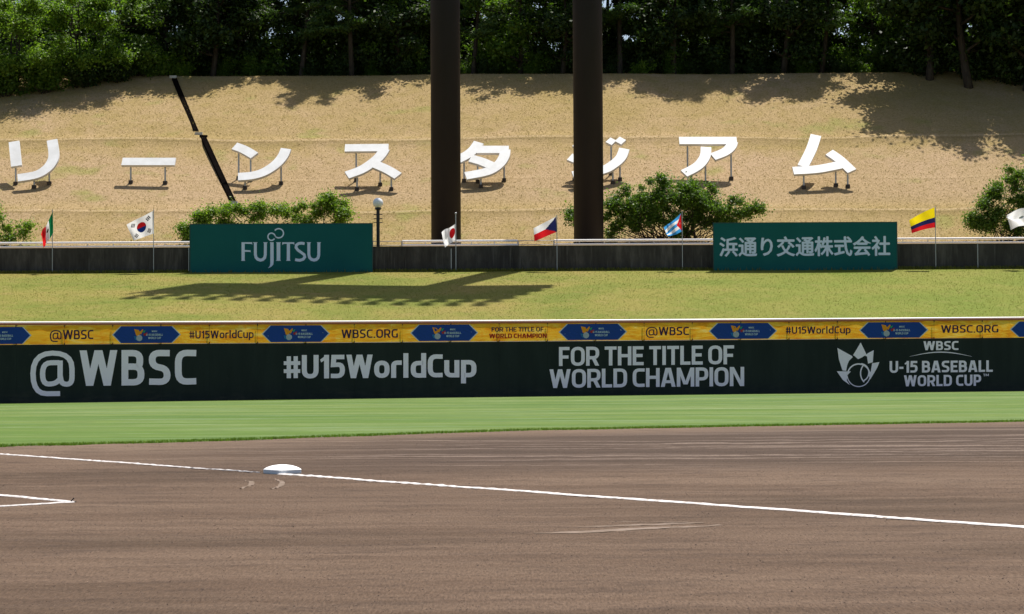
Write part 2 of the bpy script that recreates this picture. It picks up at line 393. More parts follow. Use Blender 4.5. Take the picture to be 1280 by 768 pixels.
sheet('infield_dirt', fr(-90, 90, 6), fr(-40, 46, 4), lambda x, y: -.022, M['dirt'])
g = sheet('outfield_grass', fr(-90, -16, 3) + fr(-15.8, 16, .2) + fr(17, 90, 3), [i / 40 for i in range(41)],
      lambda x, y: gz(x, y) + .014, M['turf'], lambda x, t: edge(x) + .05 * math.sin(x * 3.1) + .04 * math.sin(x * 7.7 + 1) * (1 - t) + (D(x) + .5 - edge(x)) * t ** 1.3 - (.12 if t == 0 else 0))
for v in g.data.vertices[:len(fr(-90, -16, 3) + fr(-15.8, 16, .2) + fr(17, 90, 3))]: v.co.z = -.02
sheet('berm', fr(-90, 90, 1.5), [i / 30 for i in range(31)], bz, M['berm'], lambda x, t: D(x) + .3 + (WD + .1 - D(x) - .3) * t)
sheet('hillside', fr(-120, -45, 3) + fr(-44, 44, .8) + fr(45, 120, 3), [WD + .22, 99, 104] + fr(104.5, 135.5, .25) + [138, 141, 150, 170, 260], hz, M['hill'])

# ------------------------------------------------------------------ chalk lines
def chalk(name, a, b, w, label_seed=0, taper=None):
    mb = MB(); a = Vector(a); b = Vector(b); L = (b - a).length; t = (b - a) / L; nn = Vector((-t.y, t.x, 0)); k = max(8, int(L / .06)); r = random.Random(label_seed)
    rows = []
    for i in range(k + 1):
        p = a + t * (L * i / k); ww = w * (.46 + .05 * r.uniform(-1, 1)); 
        if taper: ww *= taper(i / k, r)
        h = .008 + .003 * r.random(); p = Vector((p.x, p.y, float(dirtz(p.x, p.y)) * .45 + .002))
        rows.append([p - nn * ww * 1.15 + Vector((0, 0, .001)), p - nn * ww * .7 + Vector((0, 0, h)), p + nn * ww * .7 + Vector((0, 0, h * r.uniform(.8, 1.2))), p + nn * ww * 1.15 + Vector((0, 0, .001))])
    vs = [q for row in rows for q in row]
    mb.mesh(vs, [(4 * i + j, 4 * i + j + 1, 4 * i + 5 + j, 4 * i + 4 + j) for i in range(k) for j in range(3)])
    o = mb.build(name, M['chalk']); o['kind'] = 'structure'; return o
_c = G(354, 592.0)
# bag spans along the line around this point
sb = (_c - LINE_A).dot(LD); _on = LINE_A + LD * sb
chalk('foul_line', LINE_A - LD * 22, LINE_A + LD * (sb - .30), .075, 1, lambda t, r: 1 if t < .93 else max(.15, (1 - (t - .93) * 9) * r.uniform(.3, 1)))
chalk('foul_line', LINE_A + LD * (sb - .02), LINE_B + LD * 9, .100, 2)
cA, cB, cC = G(92, 628.5), G(0, 619.5), G(0, 633.5)
chalk('coach_box_line', cA, cA + (cB - cA) * 3.0, .075, 3); chalk('coach_box_line', cA, cA + (cC - cA) * 1.6, .05, 4)
# ------------------------------------------------------------------ base bag
bc = _on + LNRM * .17 - Vector((.05, 0, 0)); bc.z = 0
base = tag(empty('base_bag', bc), 'white square canvas base bag lying on the dirt where the chalk foul line breaks', 'base')
def bagmesh(hs, z0, z1, dome, mat, name, r=.09, prof=None):
    n = 40; V = []; Fc = []
    rings = prof
    for (k, z) in rings:
        for i in range(n):
            a = 2 * math.pi * i / n; ca, sa = math.cos(a), math.sin(a)
            e = 2 / 5.0; x = hs * k * math.copysign(abs(ca) ** e, ca); y = hs * k * math.copysign(abs(sa) ** e, sa)
            V.append(LD * x + LNRM * y + Vector((0, 0, z)))
    for j in range(len(rings) - 1):
        for i in range(n): Fc.append((j * n + i, j * n + (i + 1) % n, (j + 1) * n + (i + 1) % n, (j + 1) * n + i))
    Fc.append(tuple((len(rings) - 1) * n + i for i in range(n)))
    me = bpy.data.meshes.new(name); me.from_pydata(V, [], Fc); me.materials.append(mat)
    me.polygons.foreach_set('use_smooth', [True] * len(Fc)); return me
link('side_band', bagmesh(.185, 0, .05, 0, M['bagside'], 'side_band', prof=[(.97, -.01), (1.0, .006), (1.0, .034), (.985, .040)]), base)
link('padded_top', bagmesh(.186, 0, .05, 0, M['bag'], 'padded_top', prof=[(1.0, .037), (1.012, .042), (.98, .050), (.90, .062), (.78, .075), (.62, .087), (.45, .096), (.25, .102), (.1, .104)]), base)
# ------------------------------------------------------------------ scuffs, pebbles
mb = MB()
def ribbon_ground(mb, pts, w, h=.006):
    ps = [G(*p) for p in pts]; q = []
    for i in range(len(ps) - 1):
        for k in range(6): q.append(ps[i].lerp(ps[i + 1], k / 6))
    q.append(ps[-1]); r = random.Random(5)
    for i in range(len(q) - 1):
        for s_ in (i, i + 1): pass
        t = (q[i + 1] - q[i]).normalized(); nn = Vector((-t.y, t.x, 0))
        e = w * .5 * math.sin(math.pi * (i + .5) / len(q)) + w * .12
        for c0, c1 in ((-1, -.4), (-.4, .3), (.3, 1)):
            pp = [q[i] + nn * e * c0, q[i + 1] + nn * e * c0, q[i + 1] + nn * e * c1, q[i] + nn * e * c1]
            mb.poly([Vector((w_.x, w_.y, float(dirtz(w_.x, w_.y)) + .003)) for w_ in pp])
for pts, w in (([(306, 600), (315, 603), (314, 606), (300, 611)], .05), ([(344, 599.5), (353, 603), (351, 607), (338, 611.5)], .05),
               ([(668, 668), (720, 665.5), (800, 661.5), (900, 657)], .13), ([(722, 659.5), (790, 656.5), (880, 654)], .10), ([(760, 652), (860, 653)], .03)):
    ribbon_ground(mb, pts, w)
M['scuff'] = mat_noise('scuffed_pale_soil', (.13, .095, .07), (.20, .155, .125), 5, .95, .1)
tag(mb.build('soil_scuffs', M['scuff']), kind='stuff')
r_ = np.random.default_rng(5); n_ = 70000; k_ = r_.random(n_)
y_ = 9.5 + 26 * k_ ** 1.1; x_ = (r_.random(n_) - .5) * y_ * .60; s_ = .0022 + .0045 * r_.random(n_) ** 3 + .007 * r_.random(n_) ** 30
an = r_.random((n_, 3)) * 6.28
tv = np.zeros((n_, 4, 3, 3)); base4 = np.array([[1, 0, -.5], [-.5, .86, -.5], [-.5, -.86, -.5], [0, 0, .9]])
rotz = np.stack([np.cos(an[:, 0]), -np.sin(an[:, 0]), np.sin(an[:, 0]), np.cos(an[:, 0])], -1).reshape(-1, 2, 2)
b4 = np.einsum('nij,kj->nki', rotz, base4[:, :2]); b4 = np.concatenate([b4, np.broadcast_to(base4[None, :, 2:], (n_, 4, 1))], -1) * s_[:, None, None]
b4[:, :, 0] += x_[:, None]; b4[:, :, 1] += y_[:, None]; b4[:, :, 2] *= .6; b4[:, :, 2] += s_[:, None] * .12 + dirtz(x_, y_)[:, None]
for q, tri in enumerate(((0, 1, 3), (1, 2, 3), (2, 0, 3), (0, 2, 1))): tv[:, q] = b4[:, tri]
M['clod'] = mat_leaf('soil_clods', [(.040, .026, .018), (.085, .055, .038), (.19, .135, .10)], 0)
tag(link('soil_clods', tris_mesh('soil_clods', tv.reshape(-1, 3, 3), [M['clod']])), kind='stuff')
# little upright flag marker at the corner of the coach's box
ml = MB(); q = G(90, 628.5); ml.tube([q + Vector((-.02, 0, 0)), q + Vector((.02, 0, .045))], .006, 6)
tag(ml.build('line_peg', M['dark']), 'tiny dark peg leaning at the tip of the chalk box corner', 'peg')

# ------------------------------------------------------------------ drawing kit for lettering
def rounded(pts, closed=False, seg=5):
    out = []; n = len(pts)
    for i, p in enumerate(pts):
        r = p[2] if len(p) > 2 else 0; q = Vector(p[:2])
        if r <= 0 or (not closed and i in (0, n - 1)): out.append(q); continue
        a = Vector(pts[i - 1][:2]); b = Vector(pts[(i + 1) % n][:2]); da = (a - q); db = (b - q)
        ra = min(r, da.length * .499); rb = min(r, db.length * .499); p0 = q + da.normalized() * ra; p1 = q + db.normalized() * rb
        for k in range(seg + 1):
            t = k / seg; out.append(p0 * (1 - t) ** 2 * 1 + q * 2 * t * (1 - t) + p1 * t * t)
    return out
def stroke_poly(pts, w, closed=False):
    """quads of a mitred ribbon"""
    pts = [Vector(p) for p in pts]; n = len(pts); L = []; R = []
    for i in range(n):
        a = pts[i - 1] if (i > 0 or closed) else None; b = pts[(i + 1) % n] if (i < n - 1 or closed) else None
        q = pts[i]
        ta = (q - a).normalized() if a is not None else None; tb = (b - q).normalized() if b is not None else None
        if ta is None: ta = tb
        if tb is None: tb = ta
        t = (ta + tb)
        t = t.normalized() if t.length > 1e-6 else ta
        nn = Vector((-t.y, t.x)); c = max(.45, nn.dot(Vector((-ta.y, ta.x))))
        L.append(q + nn * (w / 2 / c)); R.append(q - nn * (w / 2 / c))
    return [[L[i], L[(i + 1) % n], R[(i + 1) % n], R[i]] for i in range(n if closed else n - 1)]
def glyph(ch, w):
    """-> width, list of pieces (each a list of polygons) in units of cap height, w = stroke weight"""
    h = w / 2; t = 1 - h; b = h; S_ = []
    def st(p, closed=False, ww=None): S_.append(stroke_poly(rounded(p, closed), ww or w, closed))
    def dg(x0, x1, y0=0., y1=1., ww=None):
        d = (ww or w * 1.04); k = math.hypot(1, (x1 - x0) / (y1 - y0)); e = d * k / 2
        S_.append([[Vector((x0 - e, y0)), Vector((x0 + e, y0)), Vector((x1 + e, y1)), Vector((x1 - e, y1))]])
    W_ = .60
    if ch in 'UDORCPBSEFLTHIAGNMW158':
        pass
    if ch == 'O': W_ = .66; st([(h, b, .26), (W_ - h, b, .26), (W_ - h, t, .26), (h, t, .26)], True)
    elif ch == 'U': W_ = .63; st([(h, 1), (h, b, .26), (W_ - h, b, .26), (W_ - h, 1)])
    elif ch == 'D': W_ = .64; st([(h, b), (W_ - h, b, .28), (W_ - h, t, .28), (h, t)], True)
    elif ch == 'C': W_ = .56; st([(W_, t - .015), (h, t, .28), (h, b, .28), (W_, b + .015)])
    elif ch == 'G': W_ = .62; st([(W_ - .04, t - .01), (h, t, .28), (h, b, .28), (W_ - h, b + .01, .02), (W_ - h, .5)])
    elif ch == 'S': W_ = .57; st([(W_ - .02, t - .01), (h, t, .2), (h, .53, .2), (W_ - h, .47, .2), (W_ - h, b, .2), (.01, b + .015)])
    elif ch == '5': W_ = .53; st([(W_ - .02, t), (h + .02, t), (h, .57), (W_ - h, .59, .22), (W_ - h, b, .24), (.0, b + .01)])
    elif ch == '1': W_ = .34; st([(.24, 0), (.24, 1)]); S_.append([[Vector((0, .80)), Vector((.24, 1)), Vector((.24, .83)), Vector((.04, .68))]])
    elif ch == 'B': W_ = .60; st([(h, b), (W_ - h, b, .2), (W_ - h, .53, .2), (h, .53)], True); st([(h, .53), (h, t), (W_ - h - .03, t, .2), (W_ - h - .03, .53, .2), (W_ - h - .15, .53)])
    elif ch == 'P': W_ = .59; st([(h, 0), (h, t), (W_ - h, t, .22), (W_ - h, .40, .22), (h, .40)])
    elif ch == 'R': W_ = .62; st([(h, 0), (h, t), (W_ - h, t, .22), (W_ - h, .42, .22), (h, .42)]); dg(W_ - h - .01, W_ * .55, 0, .42)
    elif ch == 'E': W_ = .52; st([(W_, t), (h, t), (h, b), (W_, b)]); st([(h, .51), (W_ - .05, .51)])
    elif ch == 'F': W_ = .50; st([(W_, t), (h, t), (h, 0)]); st([(h, .47), (W_ - .05, .47)])
    elif ch == 'L': W_ = .48; st([(h, 1), (h, b), (W_, b)])
    elif ch == 'T': W_ = .56; st([(0, t), (W_, t)]); st([(W_ / 2, t), (W_ / 2, 0)])
    elif ch == 'H': W_ = .64; st([(h, 0), (h, 1)]); st([(W_ - h, 0), (W_ - h, 1)]); st([(h, .51), (W_ - h, .51)])
    elif ch == 'I': W_ = w; st([(h, 0), (h, 1)])
    elif ch == 'A': W_ = .68; dg(h, W_ / 2 - .04); dg(W_ - h, W_ / 2 + .04); st([(.14, .27), (W_ - .14, .27)], ww=w * .9)
    elif ch == 'N': W_ = .67; st([(h, 0), (h, 1)]); st([(W_ - h, 0), (W_ - h, 1)]); dg(W_ - h - .02, h + .02, ww=w * .95)
    elif ch == 'M': W_ = .82; st([(h, 0), (h, 1)]); st([(W_ - h, 0), (W_ - h, 1)]); dg(W_ / 2 - .02, h + .02, .12, 1, w * .9); dg(W_ / 2 + .02, W_ - h - .02, .12, 1, w * .9)
    elif ch == 'W': W_ = .98; dg(.26, h); dg(.26, W_ / 2 - .01); dg(W_ - .26, W_ / 2 + .01); dg(W_ - .26, W_ - h)
    elif ch == '#': W_ = .62; st([(.19, .02), (.19, .95)], ww=w * .85); st([(.45, .02), (.45, .95)], ww=w * .85); st([(0, .32), (W_, .32)], ww=w * .85); st([(0, .66), (W_, .66)], ww=w * .85)
    elif ch == '-': W_ = .30; st([(0, .42), (W_, .42)])
    elif ch == '.': W_ = w; st([(h, 0), (h, w)])
    elif ch == 'o': W_ = .58; st([(h, b, .24), (W_ - h, b, .24), (W_ - h, .74 - h, .24), (h, .74 - h, .24)], True)
    elif ch == 'r': W_ = .40; st([(h, 0), (h, .74 - h, .14), (W_, .74 - h)])
    elif ch == 'l': W_ = w + .03; st([(h, 1.05), (h, 0)])
    elif ch == 'd': W_ = .58; st([(W_ - h, 1.05), (W_ - h, b), (h, b, .22), (h, .72 - h, .22), (W_ - h, .72 - h)])
    elif ch == 'u': W_ = .57; st([(h, .74), (h, b, .2), (W_ - h, b)]); st([(W_ - h, .74), (W_ - h, 0)])
    elif ch == 'p': W_ = .58; st([(h, -.26), (h, .74 - h), (W_ - h, .74 - h, .22), (W_ - h, b, .22), (h, b)])
    elif ch == '@':
        W_ = 1.20; b2 = -.30 + h; k = w * .78
        st([(.80, b2), (h, b2, .60), (h, t + .02, .62), (W_ - h, t + .02, .58), (W_ - h, .05, .20), (.84, .05, .16), (.80, .30)], ww=k)
        st([(.78, .66), (.34, .66, .3), (.34, .06, .28), (.66, .06, .2), (.80, .20)], ww=k); st([(.80, .72), (.80, .14)], ww=k)
    return W_, S_
def text_layout(txt, w, gap, space=.30):
    x = 0; out = []
    for ch in txt:
        if ch == ' ': x += space; continue
        W_, S_ = glyph(ch, w); out.append((x, S_)); x += W_ + gap
    return x - gap, out
def put_text(mb, txt, box, surf, w=.2, gap=.09, space=.28, step=.0012):
    """box: x0,x1 and cap top / baseline in image rows at both ends; surf maps image point + offset to the surface"""
    x0, x1, yt0, yb0, yt1, yb1 = box; tot, lay = text_layout(txt, w, gap, space)
    k = 0
    for gx, pieces in lay:
        for j, pc in enumerate(pieces):
            off = .016 + step * (j % 4)
            for q in pc:
                # subdivide long quads sideways is unnecessary: the surface is nearly flat
                pts = []
                for p in q:
                    u = (gx + p.x) / tot; xx = x0 + (x1 - x0) * u; a = yb0 + (yb1 - yb0) * u; h = (yb0 - yt0) + ((yb1 - yt1) - (yb0 - yt0)) * u
                    pts.append(surf(xx, a - p.y * h, off))
                mb.poly(pts)
def ear_fill(mb, pts, fn, off):
    tri = tessellate_polygon([[Vector((p[0], p[1], 0)) for p in pts]]); vs = [fn(p[0], p[1], off) for p in pts]
    mb.mesh(vs, [tuple(t) for t in tri])

# ------------------------------------------------------------------ outfield fence
posts_px = [20.5 + 60.35 * i for i in range(-6, 28)]
pxs = []
for k in posts_px:
    q = onwall(k, 450); pxs.append(q.x)
fence = tag(empty('outfield_fence', (0, 73.8, 0)), 'long dark green padded outfield fence with big pale lettering and a white top rail', 'fence')
def fwall(x, z, off): return Vector((x, D(x) - off, z))
for a, b in zip(pxs, pxs[1:]):
    mb = MB(); n_ = 4; g_ = .0015
    vs = []; 
    for i in range(n_ + 1):
        x = a + g_ + (b - a - 2 * g_) * i / n_
        e = .02 if i in (0, n_) else 0
        for (z, o) in ((fbase(x) - .15, 0 - e), (ftop(x) - .02, 0 - e), (ftop(x), -.02 - e), (ftop(x), -.12), (fbase(x) - .15, -.12)): vs.append(fwall(x, z, o))
    mb.mesh(vs, [(5 * i + j, 5 * (i + 1) + j, 5 * (i + 1) + (j + 1) % 5, 5 * i + (j + 1) % 5) for i in range(n_) for j in range(5)] + [(0, 1, 2, 3, 4), (5 * n_ + 4, 5 * n_ + 3, 5 * n_ + 2, 5 * n_ + 1, 5 * n_)])
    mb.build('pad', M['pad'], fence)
RT0, RT1 = onwall(0, 404.0), onwall(1280, 397.8)
def rtop(x): return lin(RT0, RT1, max(-34., min(34., x)))
mb = MB()
for a, b in zip(pxs, pxs[1:]):
    q4 = [(x, D(x) + y, z) for x, dd in ((a, 0), (b, 0)) for y, z in ((.125, fbase(x) - .3), (.125, ftop(x) - .03), (.16, ftop(x) - .03), (.16, fbase(x) - .3))]
    mb.mesh(q4, [(0, 4, 5, 1), (1, 5, 6, 2), (2, 6, 7, 3)])
mb.build('backing_board', M['pad'], fence)
for k, x in enumerate(pxs):
    mb = MB(); mb.tube([Vector((x, D(x) + .10, ftop(x) - .5)), Vector((x, D(x) + .10, rtop(x)))], .03, 8)
    mb.build('post', M['steel'], fence)
mb = MB(); X = fr(pxs[0], pxs[-1], .9)
mb.tube([Vector((x, D(x) + .02, rtop(x) + .01)) for x in X], .042, 8); mb.build('top_rail', M['rail'], fence, True)
mb = MB()
for a, b in zip(X, X[1:]):
    for (o0, z0, o1, z1) in ((.065, -.028, .065, -.085), (.065, -.085, -.03, -.085), (-.03, -.028, .065, -.028)):
        mb.poly([fwall(a, rtop(a) + z0, o0), fwall(b, rtop(b) + z0, o0), fwall(b, rtop(b) + z1, o1), fwall(a, rtop(a) + z1, o1)])
mb.build('lower_rail', M['railred'], fence)
def words(txts, **k):
    for t, box in txts:
        mb = MB(); put_text(mb, t, box, onwall, **k); mb.build('lettering', M['wallprint'], fence)
words([('@WBSC', (37, 245.3, 438.8, 483.2, 437.0, 481.3))], w=.178, gap=.115)
words([('#U15WorldCup', (354.7, 595.5, 444.2, 473.6, 442.6, 471.8))], w=.188, gap=.06)
words([('FOR THE TITLE OF', (698.7, 917.6, 434, 457.8, 431.8, 455.5)), ('WORLD CHAMPION', (687, 930.2, 462, 485.3, 458.8, 482.8))], w=.168, gap=.06, space=.2)
words([('WBSC', (1154.4, 1198, 426.8, 438.0, 426.4, 437.8)), ('U-15 BASEBALL', (1112, 1241, 451.6, 466.4, 450.6, 465.0)), ('WORLD CUP', (1130, 1226.5, 469.4, 483.2, 468.4, 482.4))], w=.185, gap=.085, space=.24)
mb = MB(); put_text(mb, 'TM', (1229, 1236, 467.5, 470.5, 467.4, 470.4), onwall, w=.16); mb.build('trademark_sign', M['wallprint'], fence)
mb = MB()
for i in range(16):                                        # thin swoosh under the small word
    f0, f1 = i / 16, (i + 1) / 16
    def sw(f): return 1137 + 78 * f, 446 - 5 * math.sin(math.pi * f) ** 1.0, .15 + 1.1 * math.sin(math.pi * f)
    x0, y0, t0 = sw(f0); x1, y1, t1 = sw(f1)
    mb.poly([onwall(x0, y0, .016), onwall(x1, y1, .016), onwall(x1, y1 - t1, .016), onwall(x0, y0 - t0, .016)])
mb.build('swoosh', M['wallprint'], fence)
# emblem: lotus-shaped petals round a ball (coordinates read on the fence, 5.12 per pixel)
mb = MB()
def em(pts, o=.016): ear_fill(mb, [(1030 + x / 5.12, 418 + y / 5.12) for x, y in pts], onwall, o)
em([(86, 88), (180, 140), (183, 148), (160, 170), (148, 200), (142, 235), (118, 232), (95, 160)])
em([(235, 53), (272, 130), (240, 150), (218, 160), (196, 140), (186, 134)])
em([(318, 102), (312, 180), (282, 188), (275, 142), (262, 138), (280, 122)])
em([(355, 178), (340, 215), (296, 290), (288, 262), (300, 235), (308, 186)])
em([(82, 237), (172, 238), (150, 262), (146, 295), (165, 325), (120, 292)])
em([(150, 190), (160, 175), (185, 140), (212, 160), (178, 188), (156, 196)][::1], .0175) if False else None
def ring(cx, cy, rx, ry, w, a0, a1, o=.018):
    k = 26
    for i in range(k):
        q = []
        for a, r in ((a0 + (a1 - a0) * i / k, 0), (a0 + (a1 - a0) * (i + 1) / k, 0), (a0 + (a1 - a0) * (i + 1) / k, w), (a0 + (a1 - a0) * i / k, w)):
            q.append(onwall(1030 + (cx + (rx - r) * math.cos(a)) / 5.12, 418 + (cy + (ry - r) * math.sin(a)) / 5.12, o))
        mb.poly(q)
ring(222, 262, 76, 76, 9, math.pi * 1.02, math.pi * 2.05); ring(222, 262, 76, 76, 6, math.pi * .05, math.pi * .98)
ring(300, 250, 70, 78, 8, math.pi * .72, math.pi * 1.25, .0192); ring(235, 245, 56, 60, 8, -math.pi * .48, math.pi * .38, .0204)
mb.build('emblem', M['wallprint'], fence)

# ------------------------------------------------------------------ yellow advertising banners tied to the fence top
def bsurf(px, py, off=0.0):
    q = onwall(px, py, 0); x, z = q.x, q.z
    w = .010 * math.sin(x * 5.1 + z * 2) + .008 * math.sin(x * 11.3 - z * 6)
    return Vector((x, D(x) - .035 - w - off, z))
def btop(px): return 407.4 - (407.4 - 400.6) * px / 1280
def bbot(px): return 431.2 - (431.2 - 422.2) * px / 1280
hexes = [(-45, 38), (142, 224.5), (329, 410.7), (514.5, 596), (700, 782), (887.5, 969.5), (1075.5, 1158.5), (1264, 1347)]
seams = [h[0] - 25 + 0 for h in hexes] + [1425]
texts = ['@WBSC', '#U15WorldCup', 'WBSC.ORG', 'TITLE', '@WBSC', '#U15WorldCup', 'WBSC.ORG', '']
tboxes = [(62.5, 117.2, 413, 424.6, 412.6, 424.2), (237, 317.3, 413.8, 423.6, 413.0, 422.8), (427, 497.5, 412.2, 423, 411.7, 422.4), None,
          (807, 861, 409.2, 419.6, 408.8, 419.2), (982, 1063, 408.7, 417.6, 408.2, 417.0), (1176, 1247.5, 406.8, 416.4, 406.3, 415.9), None]
blab = ['yellow banner reading @WBSC at the left end above the large @ on the fence',
        'yellow banner reading #U15WorldCup above the fence, left one of two',
        'yellow banner reading WBSC.ORG above the fence, left one of two',
        'yellow banner with two lines FOR THE TITLE OF and red WORLD CHAMPION above the fence',
        'yellow banner reading @WBSC directly above the words FOR THE TITLE OF on the fence',
        'yellow banner reading #U15WorldCup above the fence, right one of two',
        'yellow banner reading WBSC.ORG above the U-15 BASEBALL lettering at right',
        'cut-off yellow banner with blue hexagon tip at the far right picture edge']
for i, (hx0, hx1) in enumerate(hexes):
    s0, s1 = seams[i] + .05, seams[i + 1] - .05; c = onwall((s0 + s1) / 2, 415)
    bn = tag(empty('advert_banner', c), blab[i], 'banner', 'yellow banners along the fence top')
    mb = MB(); nx = 46; nz = 5; vs = []
    for j in range(nz + 1):
        for k in range(nx + 1):
            px = s0 + (s1 - s0) * k / nx; py = btop(px) + (bbot(px) - btop(px)) * j / nz; vs.append(bsurf(px, py))
    mb.mesh(vs, [(j * (nx + 1) + k, j * (nx + 1) + k + 1, (j + 1) * (nx + 1) + k + 1, (j + 1) * (nx + 1) + k) for j in range(nz) for k in range(nx)])
    mb.build('cloth', M['banner'], bn, True)
    def strip(mat, name, ex, ey, off, n=14):
        mb = MB()
        x0, x1 = hx0 - ex, hx1 + ex
        def yy(px, v): return btop(px) + 1.6 + (bbot(px) - btop(px) - 2.4) * v
        slant = 10 + ex * .3; rows = 6
        for r in range(rows):
            v0, v1 = r / rows, (r + 1) / rows
            ins0, ins1 = abs(v0 - .5) * 2 * slant, abs(v1 - .5) * 2 * slant
            for k in range(n):
                a, b = k / n, (k + 1) / n
                def pt(v, ins, t):
                    px = x0 + ins + (x1 - x0 - 2 * ins) * t; return bsurf(px, yy(px, v) + (v - .5) * ey, off)
                mb.poly([pt(v0, ins0, a), pt(v0, ins0, b), pt(v1, ins1, b), pt(v1, ins1, a)])
        mb.build(name, mat, bn)
    strip(M['lightblue'], 'hexagon_border', 1.8, 0, .006); strip(M['navy'], 'hexagon_panel', 0, 0, .011)
    def bs(px, py, off): return bsurf(px, py, off)
    cx = hx0 + 32.5; cy = (btop(cx) + bbot(cx)) / 2 + .4
    lg = MB()
    def pl(mi, pts, o): lg.mi = mi; ear_fill(lg, [(cx + x, cy + y) for x, y in pts], bs, o)
    pl(0, [(-6.5, -7), (-1, -6), (1.5, -2), (-1, 2), (-4, 1)], .016); pl(0, [(0, -3), (4, -7), (5, -6), (2, 0)], .017)
    pl(1, [(5, -1), (10, -3), (9.5, .5), (6, 1.5)], .016); pl(3, [(-7, 2), (-3, 2), (-2, 8), (-5.5, 6)], .016); pl(4, [(4, -4), (8, -6), (6, -2)], .016)
    pl(2, [(3.8 * math.cos(a * math.pi / 8), 4.2 + 3.8 * math.sin(a * math.pi / 8)) for a in range(16)], .018)
    lg.build('logo', [M['orange'], M['redprint'], M['fwhite'], M['fsky'], M['green2']], bn)
    x0 = hx0 + 41
    def bt(t, a, b, y, h):
        tw = MB(); put_text(tw, t, (a, b, y, y + h, y - .1, y + h - .1), lambda p, q, o: bsurf(p, q, o + .004), w=.17, gap=.14, space=.3); tw.build('small_print', M['lightblue'], bn)
    bt('WBSC', x0 + 7, x0 + 14, cy - 5.2, 2.0); bt('U-15 BASEBALL', x0, x0 + 21, cy - 1.2, 2.6); bt('WORLD CUP', x0 + 2.5, x0 + 18.5, cy + 2.8, 2.6)
    tx = MB(); gs = lambda p, q, o: bsurf(p, q, o)
    if texts[i] == 'TITLE':
        put_text(tx, 'FOR THE TITLE OF', (614.5, 679.5, 409.4, 414.9, 409.0, 414.6), gs, w=.17, gap=.08, space=.24); tx.build('lettering', M['purple'], bn)
        tx = MB(); put_text(tx, 'WORLD CHAMPION', (611.5, 683.5, 417.4, 423.2, 417.0, 422.8), gs, w=.19, gap=.08, space=.2); tx.build('lettering', M['redprint'], bn)
    elif texts[i]:
        put_text(tx, texts[i], tboxes[i], gs, w=.155, gap=.10, space=.3); tx.build('lettering', M['purple'], bn)
    for k in posts_px:
        if s0 < k < s1:
            for e, y in ((0, btop(k) + .3), (1, bbot(k) - .6)):
                mb = MB(); q = bsurf(k, y, .012); mb.box(q, .016, .010, .042 if e == 0 else .03); mb.build('cable_tie', M['dark'], bn)
            mb = MB(); pa, pb = bsurf(k, btop(k) + 1, .004), bsurf(k, bbot(k) - 1, .004); X_ = Vector((.004, 0, 0))
            mb.poly([pa - X_, pa + X_, pb + X_, pb - X_]); mb.build('crease_shade', M['purple'], bn)  # flat dark strip painted for the shade of a fold over the post

# ------------------------------------------------------------------ retaining wall, boards, railing
wall = tag(empty('retaining_wall', (0, WD, ZW0)), 'low dark stained concrete retaining wall along the top of the green bank', 'wall')
xs = fr(-60, 60, 3.0)
for a, b in zip(xs, xs[1:]):
    mb = MB(); mb.box(((a + b) / 2, WD + .12, (ZW0 + ZW1) / 2 - .2), (b - a) / 2 - .003, .12, (ZW1 - ZW0) / 2 + .2); mb.build('wall_panel', M['concrete'], wall)
mb = MB(); mb.box((0, WD + .27, (ZW0 + ZW1) / 2 - .2), 60, .02, (ZW1 - ZW0) / 2 + .18); mb.build('backing', M['concrete'], wall)
mb = MB(); mb.box((0, WD + .12, ZW1 + .022), 60, .135, .02); mb.build('coping', M['concrete'], wall)
BD = WD - .35
def board(x0, x1, yt, yb, label):
    a, b = P(x0, (yt + yb) / 2, BD), P(x1, (yt + yb) / 2, BD); zt, zb = P((x0 + x1) / 2, yt, BD).z, P((x0 + x1) / 2, yb, BD).z
    c = Vector(((a.x + b.x) / 2, BD, zb)); o = tag(empty('advert_board', c), label, 'billboard', 'green advertising boards on the wall')
    k = 4
    for i in range(k):
        xa = a.x + (b.x - a.x) * i / k; xb = a.x + (b.x - a.x) * (i + 1) / k
        mb = MB(); mb.box(((xa + xb) / 2, BD + .03, (zt + zb) / 2), (xb - xa) / 2 - .0012, .03, (zt - zb) / 2); mb.build('panel', M['board'], o)
    for (cx, cz, hx, hz_) in (((a.x + b.x) / 2, zt + .022, (b.x - a.x) / 2 + .04, .02), ((a.x + b.x) / 2, zb - .022, (b.x - a.x) / 2 + .04, .02), (a.x - .022, (zt + zb) / 2, .02, (zt - zb) / 2), (b.x + .022, (zt + zb) / 2, .02, (zt - zb) / 2)):
        mb = MB(); mb.box((cx, BD + .028, cz), hx, .036, hz_); mb.build('frame', M['boardframe'], o)
    for t in (.06, .35, .65, .94):
        x = a.x + (b.x - a.x) * t; mb = MB(); mb.box((x, BD + .11, (zt + zb) / 2 - .1), .03, .045, (zt - zb) / 2); mb.build('post', M['steel'], o)
    return o
fj = board(238, 465, 280.6, 340.6, 'green billboard with pale blue FUJITSU lettering on the retaining wall')
jp = board(892.4, 1120.8, 279.0, 338.6, 'green billboard with pale blue Japanese characters on the retaining wall')
def bd(px, py, off=0): return P(px, py, BD - off)
mb = MB()
def fs(pts, w, closed=False, o=.006):       # stroke in crop units (11.46 per pixel from 300,278)
    for q in stroke_poly([Vector((x, -y)) for x, y in pts], w, closed): mb.poly([bd(300 + p.x / 11.46, 278 + (-p.y) / 11.46, o) for p in q])
def fp(pts, o=.006): ear_fill(mb, [(300 + x / 11.46, 278 + y / 11.46) for x, y in pts], bd, o)
fp([(22, 287), (175, 287), (175, 325), (168, 312), (68, 308), (68, 398), (150, 402), (152, 432), (140, 424), (68, 424), (68, 538), (74, 553), (16, 553), (22, 538)])
